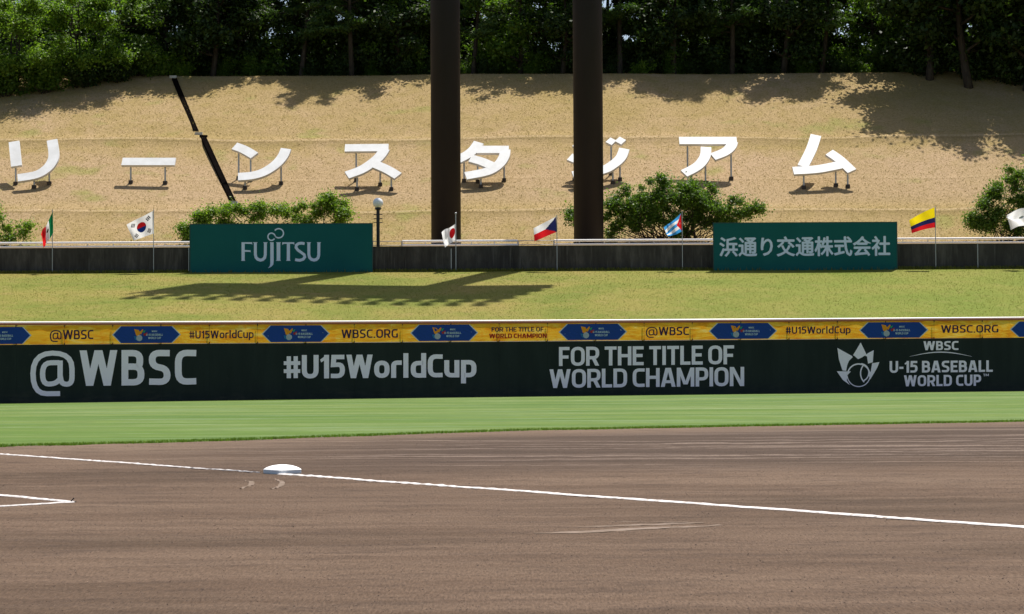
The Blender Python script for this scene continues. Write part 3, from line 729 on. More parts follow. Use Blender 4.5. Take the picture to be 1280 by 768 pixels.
def U_(x): 
    L = [Vector(p) for p in rounded([(x + 26, -290, 0), (x + 26, -530, 110), (x + 170, -560, 120), (x + 166, -290, 0)])]
    fs([(x + 24, 290), (x + 24, 460), (x + 34, 505), (x + 60, 532), (x + 96, 543), (x + 130, 535), (x + 156, 510), (x + 166, 470), (x + 168, 290)], 42, o=.0072)
    fp([(x - 8, 287), (x + 58, 287), (x + 46, 300), (x + 3, 300)], .0088); fp([(x + 136, 287), (x + 200, 287), (x + 190, 300), (x + 146, 300)], .0088)
U_(196); U_(962)
fp([(425, 287), (482, 287), (482, 560), (478, 605), (452, 635), (402, 660), (425, 630), (434, 595), (434, 300)], .006)
fp([(518, 287), (585, 287), (577, 305), (577, 535), (585, 553), (515, 553), (525, 535), (525, 305)], .006)
fp([(606, 287), (778, 287), (776, 328), (765, 310), (716, 310), (716, 535), (724, 553), (662, 553), (670, 535), (670, 310), (625, 310), (604, 328)], .006)
fs([(925, 308), (885, 300), (840, 305), (806, 330), (803, 365), (830, 400), (880, 435), (920, 465), (928, 500), (905, 530), (860, 545), (820, 542), (790, 535)], 40, o=.0072)
loop = []
for k in range(60):
    pass
pa = [(500 - 44 * 0, 235)]
small = [(450 + 50 * math.cos(a), 208 + 52 * math.sin(a)) for a in [math.radians(d) for d in range(30, 300, 15)]]
big = [(555 + 68 * math.cos(a), 158 + 66 * math.sin(a)) for a in [math.radians(d) for d in range(140, -160, -15)]]
fs(small + [(490, 172), (512, 205)] + [b for b in big], 19, o=.009)
mb.build('lettering', M['boardprint'], fj)
# Japanese lettering on the second board, from Blender's built-in face
tc = bpy.data.curves.new('jp', 'FONT'); tc.body = '浜通り交通株式会社'; tc.size = 1; tc.offset = .008; tc.resolution_u = 3
to = bpy.data.objects.new('jp_tmp', tc); C.objects.link(to); bpy.context.view_layer.update()
tm = to.evaluated_get(bpy.context.evaluated_depsgraph_get()).to_mesh()
vs = [v.co.copy() for v in tm.vertices]; fcs = [tuple(p.vertices) for p in tm.polygons]; to.to_mesh_clear(); bpy.data.objects.remove(to)
if vs:
    x0, x1 = min(v.x for v in vs), max(v.x for v in vs); y0, y1 = min(v.y for v in vs), max(v.y for v in vs)
    mb = MB()
    for k, (ex, ey) in enumerate(((0, 0), (.45, 0), (-.45, 0), (0, .4), (0, -.4))):
        mb.mesh([bd(899.5 + ex + (v.x - x0) / (x1 - x0) * 213, 321.0 + ey - (v.x - x0) / (x1 - x0) * 1.2 - (v.y - y0) / (y1 - y0) * 24.5, .006 + k * .0008) for v in vs], fcs)
    mb.build('lettering', M['boardprint'], jp)
RD = WD + 1.2
def railing(x0, x1, label, thick=True):
    a, b = P(x0, 303, RD), P(x1, 303, RD); o = tag(empty('railing', (a.x, RD, TERR)), label, 'railing', 'railings behind the wall')
    z1_, z2_ = P(640, 301.2, RD).z, P(640, 306.2, RD).z; r = .056 if thick else .016; rm = M['rail'] if thick else M['steel']
    for z in (z1_, z2_):
        mb = MB(); mb.tube([(a.x, RD, z), (b.x, RD, z)], r, 8); mb.build('rail', rm, o)
    k = max(1, int(round((b.x - a.x) / 1.27)))
    for i in range(k + 1):
        x = a.x + (b.x - a.x) * i / k; mb = MB(); mb.tube([(x, RD + .03, TERR - .1), (x, RD + .03, z1_ + .02)], .022, 6); mb.build('post', M['steel'], o)
railing(-180, 238, 'white double railing behind the wall left of the FUJITSU board')
railing(466, 502, 'short run of thin grey wire railing beside the globe lamp', False)
railing(503, 647, 'white double railing behind the wall across the foot of the left pillar')
railing(648, 692, 'short thin grey railing between the white railings near the Czech flag', False)
railing(693, 1280 + 160, 'long white double railing behind the wall from the right pillar to the right edge')

# ------------------------------------------------------------------ flags
FD = WD - .12
def pole(px, ytop, name, label, cat='pole', flag=None, r=.028, ybot=338.6, ball=False, group='flagpoles in front of the wall'):
    t = P(px, ytop, FD); o = tag(empty(name, (t.x, FD, ZW0)), label, cat, group)
    mb = MB(); mb.tube([(t.x, FD, ZW0 - .1), (t.x, FD, t.z)], r, 8); mb.build('shaft' , M['steel'], o)
    if ball: mb = MB(); mb.sphere((t.x, FD, t.z + .04), .055, 10, 8); mb.build('finial', M['steel'], o)
    return o
def flag(label, ht, hb, fb, ft, colour, mats, nu=30, nv=18, wave=.10, emblem=None, ph=0., sag=0., fold=0.):
    A, B_, Cc, Dd = [P(p[0], p[1], FD - .05) for p in (ht, hb, fb, ft)]
    ln = ((A - Dd).length + (B_ - Cc).length) / 2
    def sf(u, v, off=0.0):                      # u along the fly, v down the hoist
        q = A.lerp(Dd, u).lerp(B_.lerp(Cc, u), v)
        d = wave * u ** .7 * math.sin(u * 8.5 + v * 2.2 + ph) + wave * .5 * u * math.sin(u * 17 - v * 4 + ph * 2)
        e = sag * math.sin(u * math.pi) + fold * u * math.sin(v * 6.0 + u * 5 + ph)
        return Vector((q.x + fold * .4 * u * math.sin(v * 5 + ph), q.y - d - off, q.z - e))
    o = tag(empty('flag', A), label, 'flag', 'national flags on the wall'); mb = MB(); vs = [sf(i / nu, j / nv) for j in range(nv + 1) for i in range(nu + 1)]
    fs_ = []; ms = []
    for j in range(nv):
        for i in range(nu):
            fs_.append((j * (nu + 1) + i, j * (nu + 1) + i + 1, (j + 1) * (nu + 1) + i + 1, (j + 1) * (nu + 1) + i)); ms.append(colour((i + .5) / nu, (j + .5) / nv))
    mb.v = [tuple(v) for v in vs]; mb.f = fs_; mb.m = ms
    mb.build('cloth', [M[m_] for m_ in mats], o, True)
    if emblem:
        for nm, mt, pts in emblem:
            mb = MB()
            ear_fill(mb, pts, lambda u, v, of: sf(u, v, of), .018); mb.build(nm, M[mt], o)
    return o
def disc(cu, cv, ru, rv, a0=0, a1=360, n=20): return [(cu + ru * math.cos(math.radians(a0 + (a1 - a0) * i / n)), cv + rv * math.sin(math.radians(a0 + (a1 - a0) * i / n))) for i in range(n + (0 if a1 - a0 == 360 else 1))]
FL = 'cloth_flag'
pole(65.6, 262, 'flagpole', 'thin grey pole carrying the green white red flag', r=.02)
flag('limp flag of green, white and red drooping on its pole at far left', (66, 265), (66.6, 291), (54.5, 311), (51, 294), lambda u, v: 0 if u < .36 else (1 if u < .64 else 2), ['fgreen', 'fwhite', 'fred'], ph=.5, wave=.14, fold=.05,
     emblem=[('emblem', 'bark', disc(.5, .45, .07, .09))])
pole(192, 262, 'flagpole', 'thin grey pole carrying the South Korean flag', r=.02)
def bars(cu, cv, ang, n=3):
    out = []; ca, sa = math.cos(ang), math.sin(ang)
    for k in range(n):
        o_ = (k - 1) * .055; c = (cu + o_ * ca, cv + o_ * sa * 1.2)
        pts = [(-.017, -.075), (.017, -.075), (.017, .075), (-.017, .075)]
        out.append(('trigram', 'fblack', [(c[0] + x * ca - y * sa, c[1] + (x * sa + y * ca) * 1.3) for x, y in pts]))
    return out
flag('white South Korean flag with red and blue disc and black bars', (191.3, 264), (192.3, 292), (167, 301), (158, 281), lambda u, v: 0, ['fwhite'], ph=2.2, wave=.06,
     emblem=[('disc_red', 'fred', disc(.5, .5, .19, .25, 180, 360)), ('disc_blue', 'fblue', disc(.5, .5, .19, .25, 0, 180))] + bars(.2, .22, .6) + bars(.8, .22, -.6) + bars(.2, .8, -.6) + bars(.8, .8, .6))
pole(569.7, 268, 'flagpole', 'thin grey pole with ball top carrying the Japanese flag', r=.024, ball=True)
flag('white Japanese flag with red disc hanging folded before the left pillar', (569.3, 280), (569.8, 299), (556.5, 310.5), (551.5, 291), lambda u, v: 0, ['fwhite'], ph=1.0, wave=.16, fold=.06,
     emblem=[('disc', 'fred', disc(.26, .45, .22, .30))])
pole(696, 269, 'flagpole', 'thin grey pole carrying the Czech flag', r=.02)
flag('Czech flag, white over red with a blue triangle, beside the right pillar', (695, 271), (696, 290), (668, 302), (667, 285.5), lambda u, v: 0 if u < .5 * (1 - abs(v - .5) * 2) else (1 if v < .5 else 2), ['fnavy', 'fwhite', 'fred'], nu=36, nv=20, ph=2.6, wave=.05)
pole(852.6, 264, 'flagpole', 'thin grey pole carrying the Cuban flag before the round tree', r=.02)
star = [(.11 + (.05 if i % 2 == 0 else .02) * math.cos(math.pi * i / 5 - 1.57), .5 + (.10 if i % 2 == 0 else .04) * math.sin(math.pi * i / 5 - 1.57)) for i in range(10)]
flag('Cuban flag of blue and white stripes with a red triangle and star', (851, 267), (852.4, 289.5), (836, 297), (829.5, 286), lambda u, v: 0 if u < .30 * (1 - abs(v - .5) * 2) else (1 if int(v * 5) % 2 == 0 else 2), ['fred', 'fsky', 'fwhite'], nu=30, nv=20, ph=.2, wave=.12, fold=.06, emblem=[('star', 'fwhite', star)])
pole(1169, 258, 'flagpole', 'thin grey pole carrying the yellow blue red flag', r=.02)
flag('flag of yellow over dark blue over red at the right board', (1168, 259.5), (1169, 284.5), (1139.5, 292), (1136.8, 275.5), lambda u, v: 0 if v < .5 else (1 if v < .75 else 2), ['fyellow', 'fnavy', 'fred'], nu=26, nv=20, ph=2.9, wave=.05, sag=-.04)
pole(1298, 256, 'flagpole', 'thin pole at the right edge carrying the crumpled white flag', r=.02)
flag('crumpled white flag cut off by the right picture edge', (1297, 260), (1298, 284), (1262, 285), (1258.5, 265), lambda u, v: 0, ['fwhite'], ph=2.4, wave=.16, fold=.16, emblem=[('emblem', 'steel', disc(.55, .35, .09, .05))])
pole(564, 311, 'wall_pole', 'short bare grey pole before the wall beside the Japanese flag', r=.024)
pole(1222, 305.5, 'wall_pole', 'bare grey pole before the wall under the right-hand tree', r=.022)
pole(236, 310, 'wall_pole', 'bare grey pole at the left edge of the FUJITSU board', r=.024)

# ------------------------------------------------------------------ globe lamp
lp = P(472.5, 254, RD - .5); lz = lp.z
lamp = tag(empty('globe_lamp', (lp.x, RD - .5, TERR)), 'black lamp post with white globe behind the wall right of the FUJITSU board', 'lamp post')
mb = MB(); mb.sphere(lp, .26, 24, 16); mb.build('globe', M['globe'], lamp, True)
mb = MB(); mb.tube([(lp.x, RD - .5, TERR - .2), (lp.x, RD - .5, lz - .34)], .085, 12); mb.build('pole', M['lampblack'], lamp)
mb = MB(); mb.tube([(lp.x, RD - .5, lz - .36), (lp.x, RD - .5, lz - .30), (lp.x, RD - .5, lz - .23)], [.10, .17, .14], 16); mb.build('collar', M['lampblack'], lamp)
for dz in (.58, .78, .98):
    mb = MB(); mb.tube([(lp.x - .22, RD - .5, lz - dz), (lp.x + .22, RD - .5, lz - dz)], .022, 8); mb.build('rung', M['lampblack'], lamp)

# ------------------------------------------------------------------ floodlight tower
PD = 103.0; xl = P(557.6, 300, PD).x; xr = P(736, 300, PD).x
tower = tag(empty('floodlight_tower', ((xl + xr) / 2, PD, TERR)), 'tall floodlight tower on two thick dark brown steel pillars behind the wall', 'light tower')
RZ0, RZ1 = 41.0, 52.0
for x in (xl, xr):
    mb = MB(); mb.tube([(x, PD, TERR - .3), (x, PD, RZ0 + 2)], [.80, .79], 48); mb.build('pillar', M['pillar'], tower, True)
    mb = MB(); mb.tube([(x, PD, TERR - .3), (x, PD, TERR + .12)], 1.1, 32); mb.build('footing', M['conc_light'], tower)
xc = (xl + xr) / 2 + .9; RW = 8.2
for k in range(4):
    z = RZ0 + (RZ1 - RZ0) * k / 4; mb = MB(); mb.box((xc, PD - .2, z), RW, .55, .12); mb.build('catwalk', M['pillar'], tower)
for x in fr(xc - RW, xc + RW, 3.2):
    mb = MB(); mb.box((x, PD + .2, (RZ0 + RZ1) / 2), .1, .1, (RZ1 - RZ0) / 2); mb.build('upright', M['pillar'], tower)
mb = MB(); mb.box((xc, PD + .3, (RZ0 + RZ1 - 2.4) / 2), RW, .03, (RZ1 - RZ0 - 2.4) / 2); mb.build('back_panel', M['pillar'], tower)
proto = None
for k in range(5):
    for i in range(14):
        x = xc - RW + .6 + (2 * RW - 1.2) * i / 13; z = RZ0 + .6 + (RZ1 - RZ0) * k / 4
        if proto is None:
            mb = MB(); ax = Vector((0, -.85, .10)).normalized()
            mb.tube([Vector((0, 0, 0)), ax * .35, ax * 1.0], [.14, .30, .36], 16); mb.box((0, 0, -.7), .1, .1, .9); lm = mb.build('floodlight', M['steel'], None); proto = lm.data; bpy.data.objects.remove(lm)
        o = link('floodlight', proto, tower); o.location = Vector((x, PD - .35, z)) - tower.location

# ------------------------------------------------------------------ white katakana letters on the hillside
TL = math.radians(49); LY0 = 113.6; SL = Vector((0, math.cos(TL), math.sin(TL))); NL = Vector((0, -math.sin(TL), math.cos(TL)))
def letter(ch, label, strokes, legs, yb, w=.64):
    # plane through the letter's lower edge
    q0 = P(640, yb, LY0); q0.x = 0
    def onpl(px, py):
        d = ray(px, py); t = (q0 - CAM).dot(NL) / d.dot(NL); return CAM + d * t
    c0 = onpl(sum(p[0] for p in strokes[0]) / len(strokes[0]), yb)
    o = tag(empty('katakana_letter', (c0.x, LY0, hz(c0.x, LY0))), label, 'letter', 'white katakana letters on the hillside')
    for si, stp in enumerate(strokes):
        ww = w
        if isinstance(stp[-1], float): ww = stp[-1]; stp = stp[:-1]
        pts = [onpl(*p) for p in stp]; uv = [Vector((p.x, (p - q0).dot(SL))) for p in pts]
        if len(uv) > 2:      # smooth the centre line
            sm_ = []
            for i in range(len(uv) - 1):
                p0 = uv[max(i - 1, 0)]; p1 = uv[i]; p2 = uv[i + 1]; p3 = uv[min(i + 2, len(uv) - 1)]
                for k in range(5):
                    t = k / 5; sm_.append(.5 * ((2 * p1) + (p2 - p0) * t + (2 * p0 - 5 * p1 + 4 * p2 - p3) * t * t + (3 * p1 - p0 - 3 * p2 + p3) * t ** 3))
            uv = sm_ + [uv[-1]]
        qs = stroke_poly(uv, ww); Lp = [q[0] for q in qs] + [qs[-1][1]]; Rp = [q[3] for q in qs] + [qs[-1][2]]
        th = .16; zo = .004 * si
        def W3(p, dn): return Vector((p.x, q0.y, q0.z)) + SL * p.y - NL * dn
        mb = MB(); n = len(Lp); vs = []
        for l_, r2 in zip(Lp, Rp): vs += [W3(l_, -zo), W3(r2, -zo), W3(r2, th), W3(l_, th)]
        for i in range(n - 1):
            a = 4 * i; b = 4 * (i + 1)
            mb.mi = 0; base_i = len(mb.v)
            if i == 0: mb.v = [tuple(v) for v in vs]
            mb.f += [(a, b, b + 1, a + 1)]; mb.m += [0]
            mb.f += [(a + 1, b + 1, b + 2, a + 2), (a + 2, b + 2, b + 3, a + 3), (a + 3, b + 3, b, a)]; mb.m += [1, 1, 1]
        mb.f += [(0, 1, 2, 3), (4 * n - 1, 4 * n - 2, 4 * n - 3, 4 * n - 4)]; mb.m += [1, 1]
        mb.build('stroke', [M['white'], M['whiteside']], o)
    for (px, py) in legs:
        p = onpl(px, py) - NL * .17; z0 = hz(p.x, p.y)
        mb = MB(); mb.tube([(p.x, p.y, z0 - .1), p], .055, 8); mb.build('leg', M['steel'], o)
        mb = MB(); mb.box((p.x, p.y, z0 + .02), .12, .12, .15); mb.build('footing', M['footing'], o)
    return o
letter('ri', 'white katakana letter リ on legs, leftmost on the dry hillside', [[(17.5, 177), (20.5, 207.5)], [(65, 175), (67.3, 192), (65, 202), (58, 211), (45, 218.5), (22, 222.5)]], [(19, 205), (61, 208), (42, 219)], 224)
letter('bar', 'white long-bar katakana ー on two legs between リ and the dark drain', [[(152.5, 202), (219, 202)]], [(163, 203), (206, 203)], 224)
letter('n', 'white katakana letter ン on legs just right of the dark hillside drain', [[(293, 182.5), (305, 187), (318, 194.5)], [(357.5, 186), (353, 196), (344, 206), (330, 215), (315, 219.5), (297.5, 221)]], [(298, 186), (313, 193), (351, 202), (306, 219)], 224)
letter('su', 'white katakana letter ス on legs above the globe lamp', [[(431, 185), (485.5, 184.5)], [(481, 186), (474, 196), (462, 206), (450, 213), (433.5, 219)], [(468, 205), (484, 212), (497.5, 220)]], [(445, 185), (446, 214), (489, 216), (475, 200)], 222)
letter('ta', 'white katakana letter タ on legs showing right of the left pillar', [[(598.5, 178), (592, 187), (583, 194), (567, 202)], [(596, 187), (636, 187)], [(631.5, 187), (630, 196), (623, 206), (609, 214.5), (582, 220)], [(588, 198), (602, 202), (616, 208)]], [(630, 198), (601, 217), (597, 202), (580, 198)], 223)
letter('ji', 'white katakana letter ジ on legs, half hidden behind the right pillar', [[(719, 179), (736, 187)], [(712, 196), (731, 204)], [(780.5, 186), (776, 197), (766, 206), (752, 213), (716, 219)], [(760, 175), (767.5, 178.8), .5], [(771.5, 174), (779.5, 178.2), .5]], [(764, 178), (775, 198), (766, 208), (718, 196), (720, 218)], 222)
letter('a', 'white katakana letter ア on legs above the round green tree', [[(849, 175.8), (921, 175.8)], [(916, 177), (913, 184), (905, 190.5), (891, 196)], [(882.5, 184), (881.5, 195), (875, 205), (866, 211.5), (855, 217)]], [(859.5, 176), (914, 187), (882, 203), (864, 212)], 220)
letter('mu', 'white katakana letter ム on legs, rightmost on the dry hillside', [[(1020, 169), (1014, 187), (1003.5, 208)], [(991.5, 213.5), (1022, 211.5), (1051, 206)], [(1036.5, 190.5), (1050, 200), (1065, 214)]], [(1005, 212), (1045, 206), (1060, 210)], 218)

# ------------------------------------------------------------------ stepped drain down the hillside
drain = tag(empty('hillside_drain', P(250, 165, 122)), 'narrow dark stepped drainage chute running down the dry hillside left of ン', 'drain')
def hillpt(px, py):
    d = ray(px, py); lo, hi = 104.0, 136.0
    for _ in range(40):
        m_ = (lo + hi) / 2; q = CAM + d * (m_ / d.y)
        if q.z > hz(q.x, q.y): lo = m_
        else: hi = m_
    return CAM + d * (lo / d.y)
def chute(pa, pb, w):
    a, b = hillpt(*pa), hillpt(*pb); k = 14
    mb = MB(); l0 = MB()
    for i in range(k):
        p, q = a.lerp(b, i / k), a.lerp(b, (i + 1) / k)
        p.z += .05; q.z += .05; X_ = Vector((w, 0, 0)); Z_ = Vector((0, 0, .05))
        mb.poly([p - X_, p + X_, q + X_, q - X_])
        for s_ in (-1, 1):
            e = X_ * s_; e2 = Vector((.05 * s_, 0, 0))
            l0.poly([p + e, p + e + e2 + Z_, q + e + e2 + Z_, q + e]); l0.poly([p + e + e2 + Z_, p + e + e2 * 2.2 - Z_, q + e + e2 * 2.2 - Z_, q + e + e2 + Z_])
    mb.build('channel_bed', M['channel'], drain); l0.build('channel_lip', M['channel'], drain)
chute((218, 99), (245, 164.5), .085); chute((254, 172), (290.5, 251.5), .10)
for (px, py) in ((216.5, 97), (248.5, 168), (254.5, 171.5), (292, 254.5)):
    q = hillpt(px, py); mb = MB(); mb.box((q.x, q.y, hz(q.x, q.y) + .02), .24, .10, .10); mb.build('concrete_collar', M['conc_light'] if py != 171.5 else M['channel'], drain)
q = hillpt(296, 257); mb = MB(); mb.box((q.x, q.y, hz(q.x, q.y)), .22, .3, .08); mb.build('catch_pit', M['channel'], drain)

# ------------------------------------------------------------------ vegetation
def leaf_quads(cent, rad, n, size, seed, up=.35, flat=1.0, asp=.5, droop=0.):
    r = np.random.default_rng(seed); cent = np.array(cent); rad = np.array(rad)
    k = r.choice(len(cent), n, p=(rad ** 2) / (rad ** 2).sum())
    d = r.normal(size=(n, 3)); d /= np.linalg.norm(d, axis=1)[:, None]
    rr = np.abs(r.normal(size=n)) * .62; rr = np.where(rr > 1.9, 1.9, rr); off = d * (rad[k] * rr)[:, None]; off[:, 2] *= flat
    p = cent[k] + off
    nn = r.normal(size=(n, 3)); nn[:, 2] += up * 3; nn += d * .8; nn /= np.linalg.norm(nn, axis=1)[:, None]
    a = np.cross(nn, r.normal(size=(n, 3))); a /= np.linalg.norm(a, axis=1)[:, None]; b = np.cross(nn, a)
    s = size * (.6 + .8 * r.random(n))[:, None]; a = a * s; b = b * s * asp
    a[:, 2] -= droop * s[:, 0]
    return np.stack([p - a * .5, p + b * .5 + a * .05, p + a * .5, p - b * .5 + a * .05], 1)
def limb(mb, a, b, r0, r1, rr, bend=.15, n=5):
    a, b = Vector(a), Vector(b); L = (b - a).length; pts = []; rs = []
    j = Vector((rr.uniform(-1, 1), rr.uniform(-1, 1), rr.uniform(-.4, .6))) * bend * L
    for i in range(n + 1):
        t = i / n; pts.append(a.lerp(b, t) + j * math.sin(t * math.pi)); rs.append(r0 + (r1 - r0) * t)
    mb.tube(pts, rs, 7); return pts
def make_tree(kind, seed, H=10, R=3.5, nleaf=9000, lmat='leaf_dark', size=.24, base=.25):
    rr = random.Random(seed); mb = MB(); cs = []; rs = []
    if kind == 'broad':
        nst = rr.choice((1, 2, 3)) if H > 5 else rr.choice((3, 4, 5))
        for s_ in range(nst):
            a0 = rr.uniform(0, 6.28); lean = rr.uniform(.03, .16) * H if nst > 1 else rr.uniform(0, .06) * H
            top = Vector((math.cos(a0) * lean, math.sin(a0) * lean, H * rr.uniform(.72, .85)))
            st = Vector((math.cos(a0) * .15, math.sin(a0) * .15, -.3)); tp = limb(mb, st, top, .022 * H / (nst ** .5), .04, rr, .05, 8)
            for k in range(int(16 / nst) + 3):
                t = rr.uniform(base, 1); i = min(int(t * 8), 7); p = tp[i].lerp(tp[i + 1], t * 8 - i)
                a = rr.uniform(0, 6.28); e = R * rr.uniform(.45, 1.0) * math.sin(math.pi * min(1, max(.15, (t - base) / (1.12 - base)) * .85 + .15)) ** .6
                q = Vector((p.x * .4 + math.cos(a) * e, p.y * .4 + math.sin(a) * e, p.z + rr.uniform(.05, .22) * H * .6))
                pp = limb(mb, p, q, .008 * H * (1.2 - t * .6), .015, rr)
                for c in (pp[-1], pp[-2], pp[-3]):
                    cs.append(c + Vector((rr.uniform(-.4, .4), rr.uniform(-.4, .4), rr.uniform(-.2, .4))) * .25 * R); rs.append(R * rr.uniform(.14, .30))
        V = leaf_quads(cs, rs, nleaf, size, seed, .3, .75, .55)
    elif kind == 'pine':
        lx = rr.uniform(-.12, .12) * H; tp = limb(mb, (0, 0, -.3), (lx, rr.uniform(-.05, .05) * H, H * .95), .018 * H, .05, rr, .06, 10)
        for k in range(20):
            t = rr.uniform(base, .98); i = min(int(t * 10), 9); p = tp[i].lerp(tp[i + 1], t * 10 - i); a = rr.uniform(0, 6.28); e = R * rr.uniform(.5, 1) * (1.15 - t * .6)
            q = p + Vector((math.cos(a) * e, math.sin(a) * e, rr.uniform(-.05, .10) * H)); pp = limb(mb, p, q, .05, .015, rr, .1)
            for c in pp[2:]:
                for _ in range(2): cs.append(c + Vector((rr.uniform(-.5, .5), rr.uniform(-.5, .5), rr.uniform(0, .2)))); rs.append(rr.uniform(.35, .65))
        V = leaf_quads(cs, rs, nleaf, size, seed, .05, .45, .22)
    else:  # bush
        for k in range(16):
            a = rr.uniform(0, 6.28); e = R * rr.uniform(.1, .95); q = Vector((math.cos(a) * e, math.sin(a) * e, H * rr.uniform(.3, 1) * (1 - .35 * (e / R) ** 2)))
            pp = limb(mb, (q.x * .15, q.y * .15, -.2), q, .035, .012, rr)
            for c in pp[2:]: cs.append(c); rs.append(R * rr.uniform(.15, .30))
        V = leaf_quads(cs, rs, nleaf, size, seed, .25, .8, .5)
    tm_ = bpy.data.meshes.new('trunk'); tm_.from_pydata(mb.v, [], mb.f); tm_.materials.append(M['bark']); tm_.polygons.foreach_set('use_smooth', [True] * len(mb.f))
    return tm_, quads_mesh('crown', V, [M[lmat]])
def plant(pair, loc, rot, sc, name, label, cat='tree', group=None, hgt=1.0):
    o = tag(empty(name, loc), label, cat, group); o.rotation_euler = (0, 0, rot); o.scale = (sc, sc, sc * hgt)
    a = link('trunk' if cat == 'tree' else 'stem', pair[0], o); b = link('crown' if cat == 'tree' else 'foliage', pair[1], o); return o

# planted trees on the terrace behind the wall
def terr(px, y): 
    q = P(px, 300, y); return (q.x, y, TERR)
big = make_tree('broad', 21, 4.0, 4.0, 15000, 'leaf_broad', .17, .12)
def custom_tree(seed, blobs, stems, n, lmat, size):
    rr = random.Random(seed); mb = MB(); cs = []; rs = []
    for (x, z, r) in blobs:
        for k in range(max(4, int(r * r * 11))):
            a = rr.uniform(0, 6.28); e = r * rr.random() ** .5
            c = Vector((x + math.cos(a) * e, rr.uniform(-1, 1) * r * 1.1, z + math.sin(a) * e * .85)); cs.append(c); rs.append(rr.uniform(.30, .62))
            if k % 2 == 0:
                st = rr.choice(stems); s0 = Vector((st, rr.uniform(-.2, .2), rr.uniform(.2, .7))); limb(mb, s0, c, .035, .008, rr, .12)
    for st in stems:
        for k in range(2): limb(mb, (st * .5, 0, -.2), (st + rr.uniform(-.2, .2), rr.uniform(-.2, .2), rr.uniform(.7, 1.3)), .09, .05, rr, .08)
    V = leaf_quads(cs, rs, n, size, seed, .25, .8, .5)
    tm_ = bpy.data.meshes.new('trunk'); tm_.from_pydata(mb.v, [], mb.f); tm_.materials.append(M['bark']); return tm_, quads_mesh('crown', V, [M[lmat]])
TD = 106.0; sc_ = F / TD
def zof(py): return P(640, py, TD).z - TERR
def blobs_px(lst, x0px): return [((px - x0px) / sc_, zof(py + (px - 640) * .0049), r / sc_) for px, py, r in lst]
bt = custom_tree(31, blobs_px([(850, 238, 24), (820, 236, 20), (850, 262, 30), (810, 265, 24), (880, 265, 24), (795, 250, 22), (775, 268, 18), (830, 262, 26), (870, 252, 24), (895, 262, 20), (915, 258, 15), (932, 264, 10), (945, 261, 5), (765, 250, 12), (885, 240, 12), (905, 280, 14), (800, 280, 20), (770, 280, 18), (790, 262, 20), (870, 280, 18), (905, 265, 18), (840, 286, 14), (730, 285, 12), (716, 270, 7), (738, 250, 10)], 838), [-1.2, -.5, .1, .8, 1.5], 60000, 'leaf_broad', .14)
q = P(838, 300, TD); plant(bt, (q.x, TD, TERR), 0, 1, 'round_tree', 'round bright green tree behind the railing between the right pillar and the Japanese board')
bt = custom_tree(32, blobs_px([(260, 268, 12), (285, 264, 13), (310, 262, 13), (340, 264, 15), (370, 262, 14), (395, 264, 15), (418, 260, 13), (408, 250, 7), (425, 272, 10), (245, 276, 9), (330, 280, 15), (380, 280, 15), (280, 282, 14), (228, 288, 6), (240, 296, 8)], 340), [-2.5, -1.2, 0, 1.2, 2.6], 34000, 'leaf_bright', .14)
q = P(340, 300, TD); plant(bt, (q.x, TD, TERR), 0, 1, 'low_tree', 'low bright green tree peeping over the top of the FUJITSU board')
bt = custom_tree(33, blobs_px([(1262, 225, 16), (1280, 218, 14), (1300, 225, 22), (1245, 240, 12), (1262, 255, 18), (1240, 270, 14), (1225, 282, 11), (1218, 276, 8), (1290, 260, 25), (1320, 250, 25), (1262, 284, 14), (1232, 252, 8)], 1275), [-.9, 0, .8], 38000, 'leaf_broad', .14)
q = P(1275, 300, TD); plant(bt, (q.x, TD, TERR), 0, 1, 'leafy_tree', 'green tree behind the railing at the right picture edge beside the white flag')
bt = custom_tree(34, blobs_px([(0, 270, 7), (-8, 262, 9), (5, 284, 7), (26, 288, 8), (16, 296, 7), (-15, 290, 14), (35, 284, 4)], 0), [-.3, .3], 4500, 'leaf_bright', .13)
q = P(0, 300, TD); plant(bt, (q.x, TD, TERR), 0, 1, 'low_shrub', 'small bright green shrub behind the railing at the left picture edge', 'shrub')

# hilltop wood
V_ = {'b1': make_tree('broad', 1, 11, 4.0, 27000, 'leaf_dark', .30, .22), 'b2': make_tree('broad', 2, 12, 4.2, 27000, 'leaf_dark', .30, .18),
      'b3': make_tree('broad', 3, 9, 3.8, 15000, 'leaf_broad', .26, .12), 'p1': make_tree('pine', 4, 12, 3.6, 16000, 'needle', .34, .32),
      'p2': make_tree('pine', 5, 13, 3.8, 16000, 'needle', .34, .28), 'l1': make_tree('broad', 6, 7.5, 4.0, 26000, 'leaf_bright', .20, .06),
      's1': make_tree('bush', 7, 2.6, 2.2, 5500, 'leaf_dark', .22), 's2': make_tree('bush', 8, 3.4, 2.4, 6000, 'leaf_broad', .22), 's3': make_tree('bush', 9, 1.5, 1.5, 2600, 'leaf_bright', .18)}
KN = {'b': 'broadleaf_tree', 'p': 'pine_tree', 'l': 'broadleaf_tree'}
def hill_at(px, y): q = P(px, 90, y); return (q.x, y, hz(q.x, y) - .05)
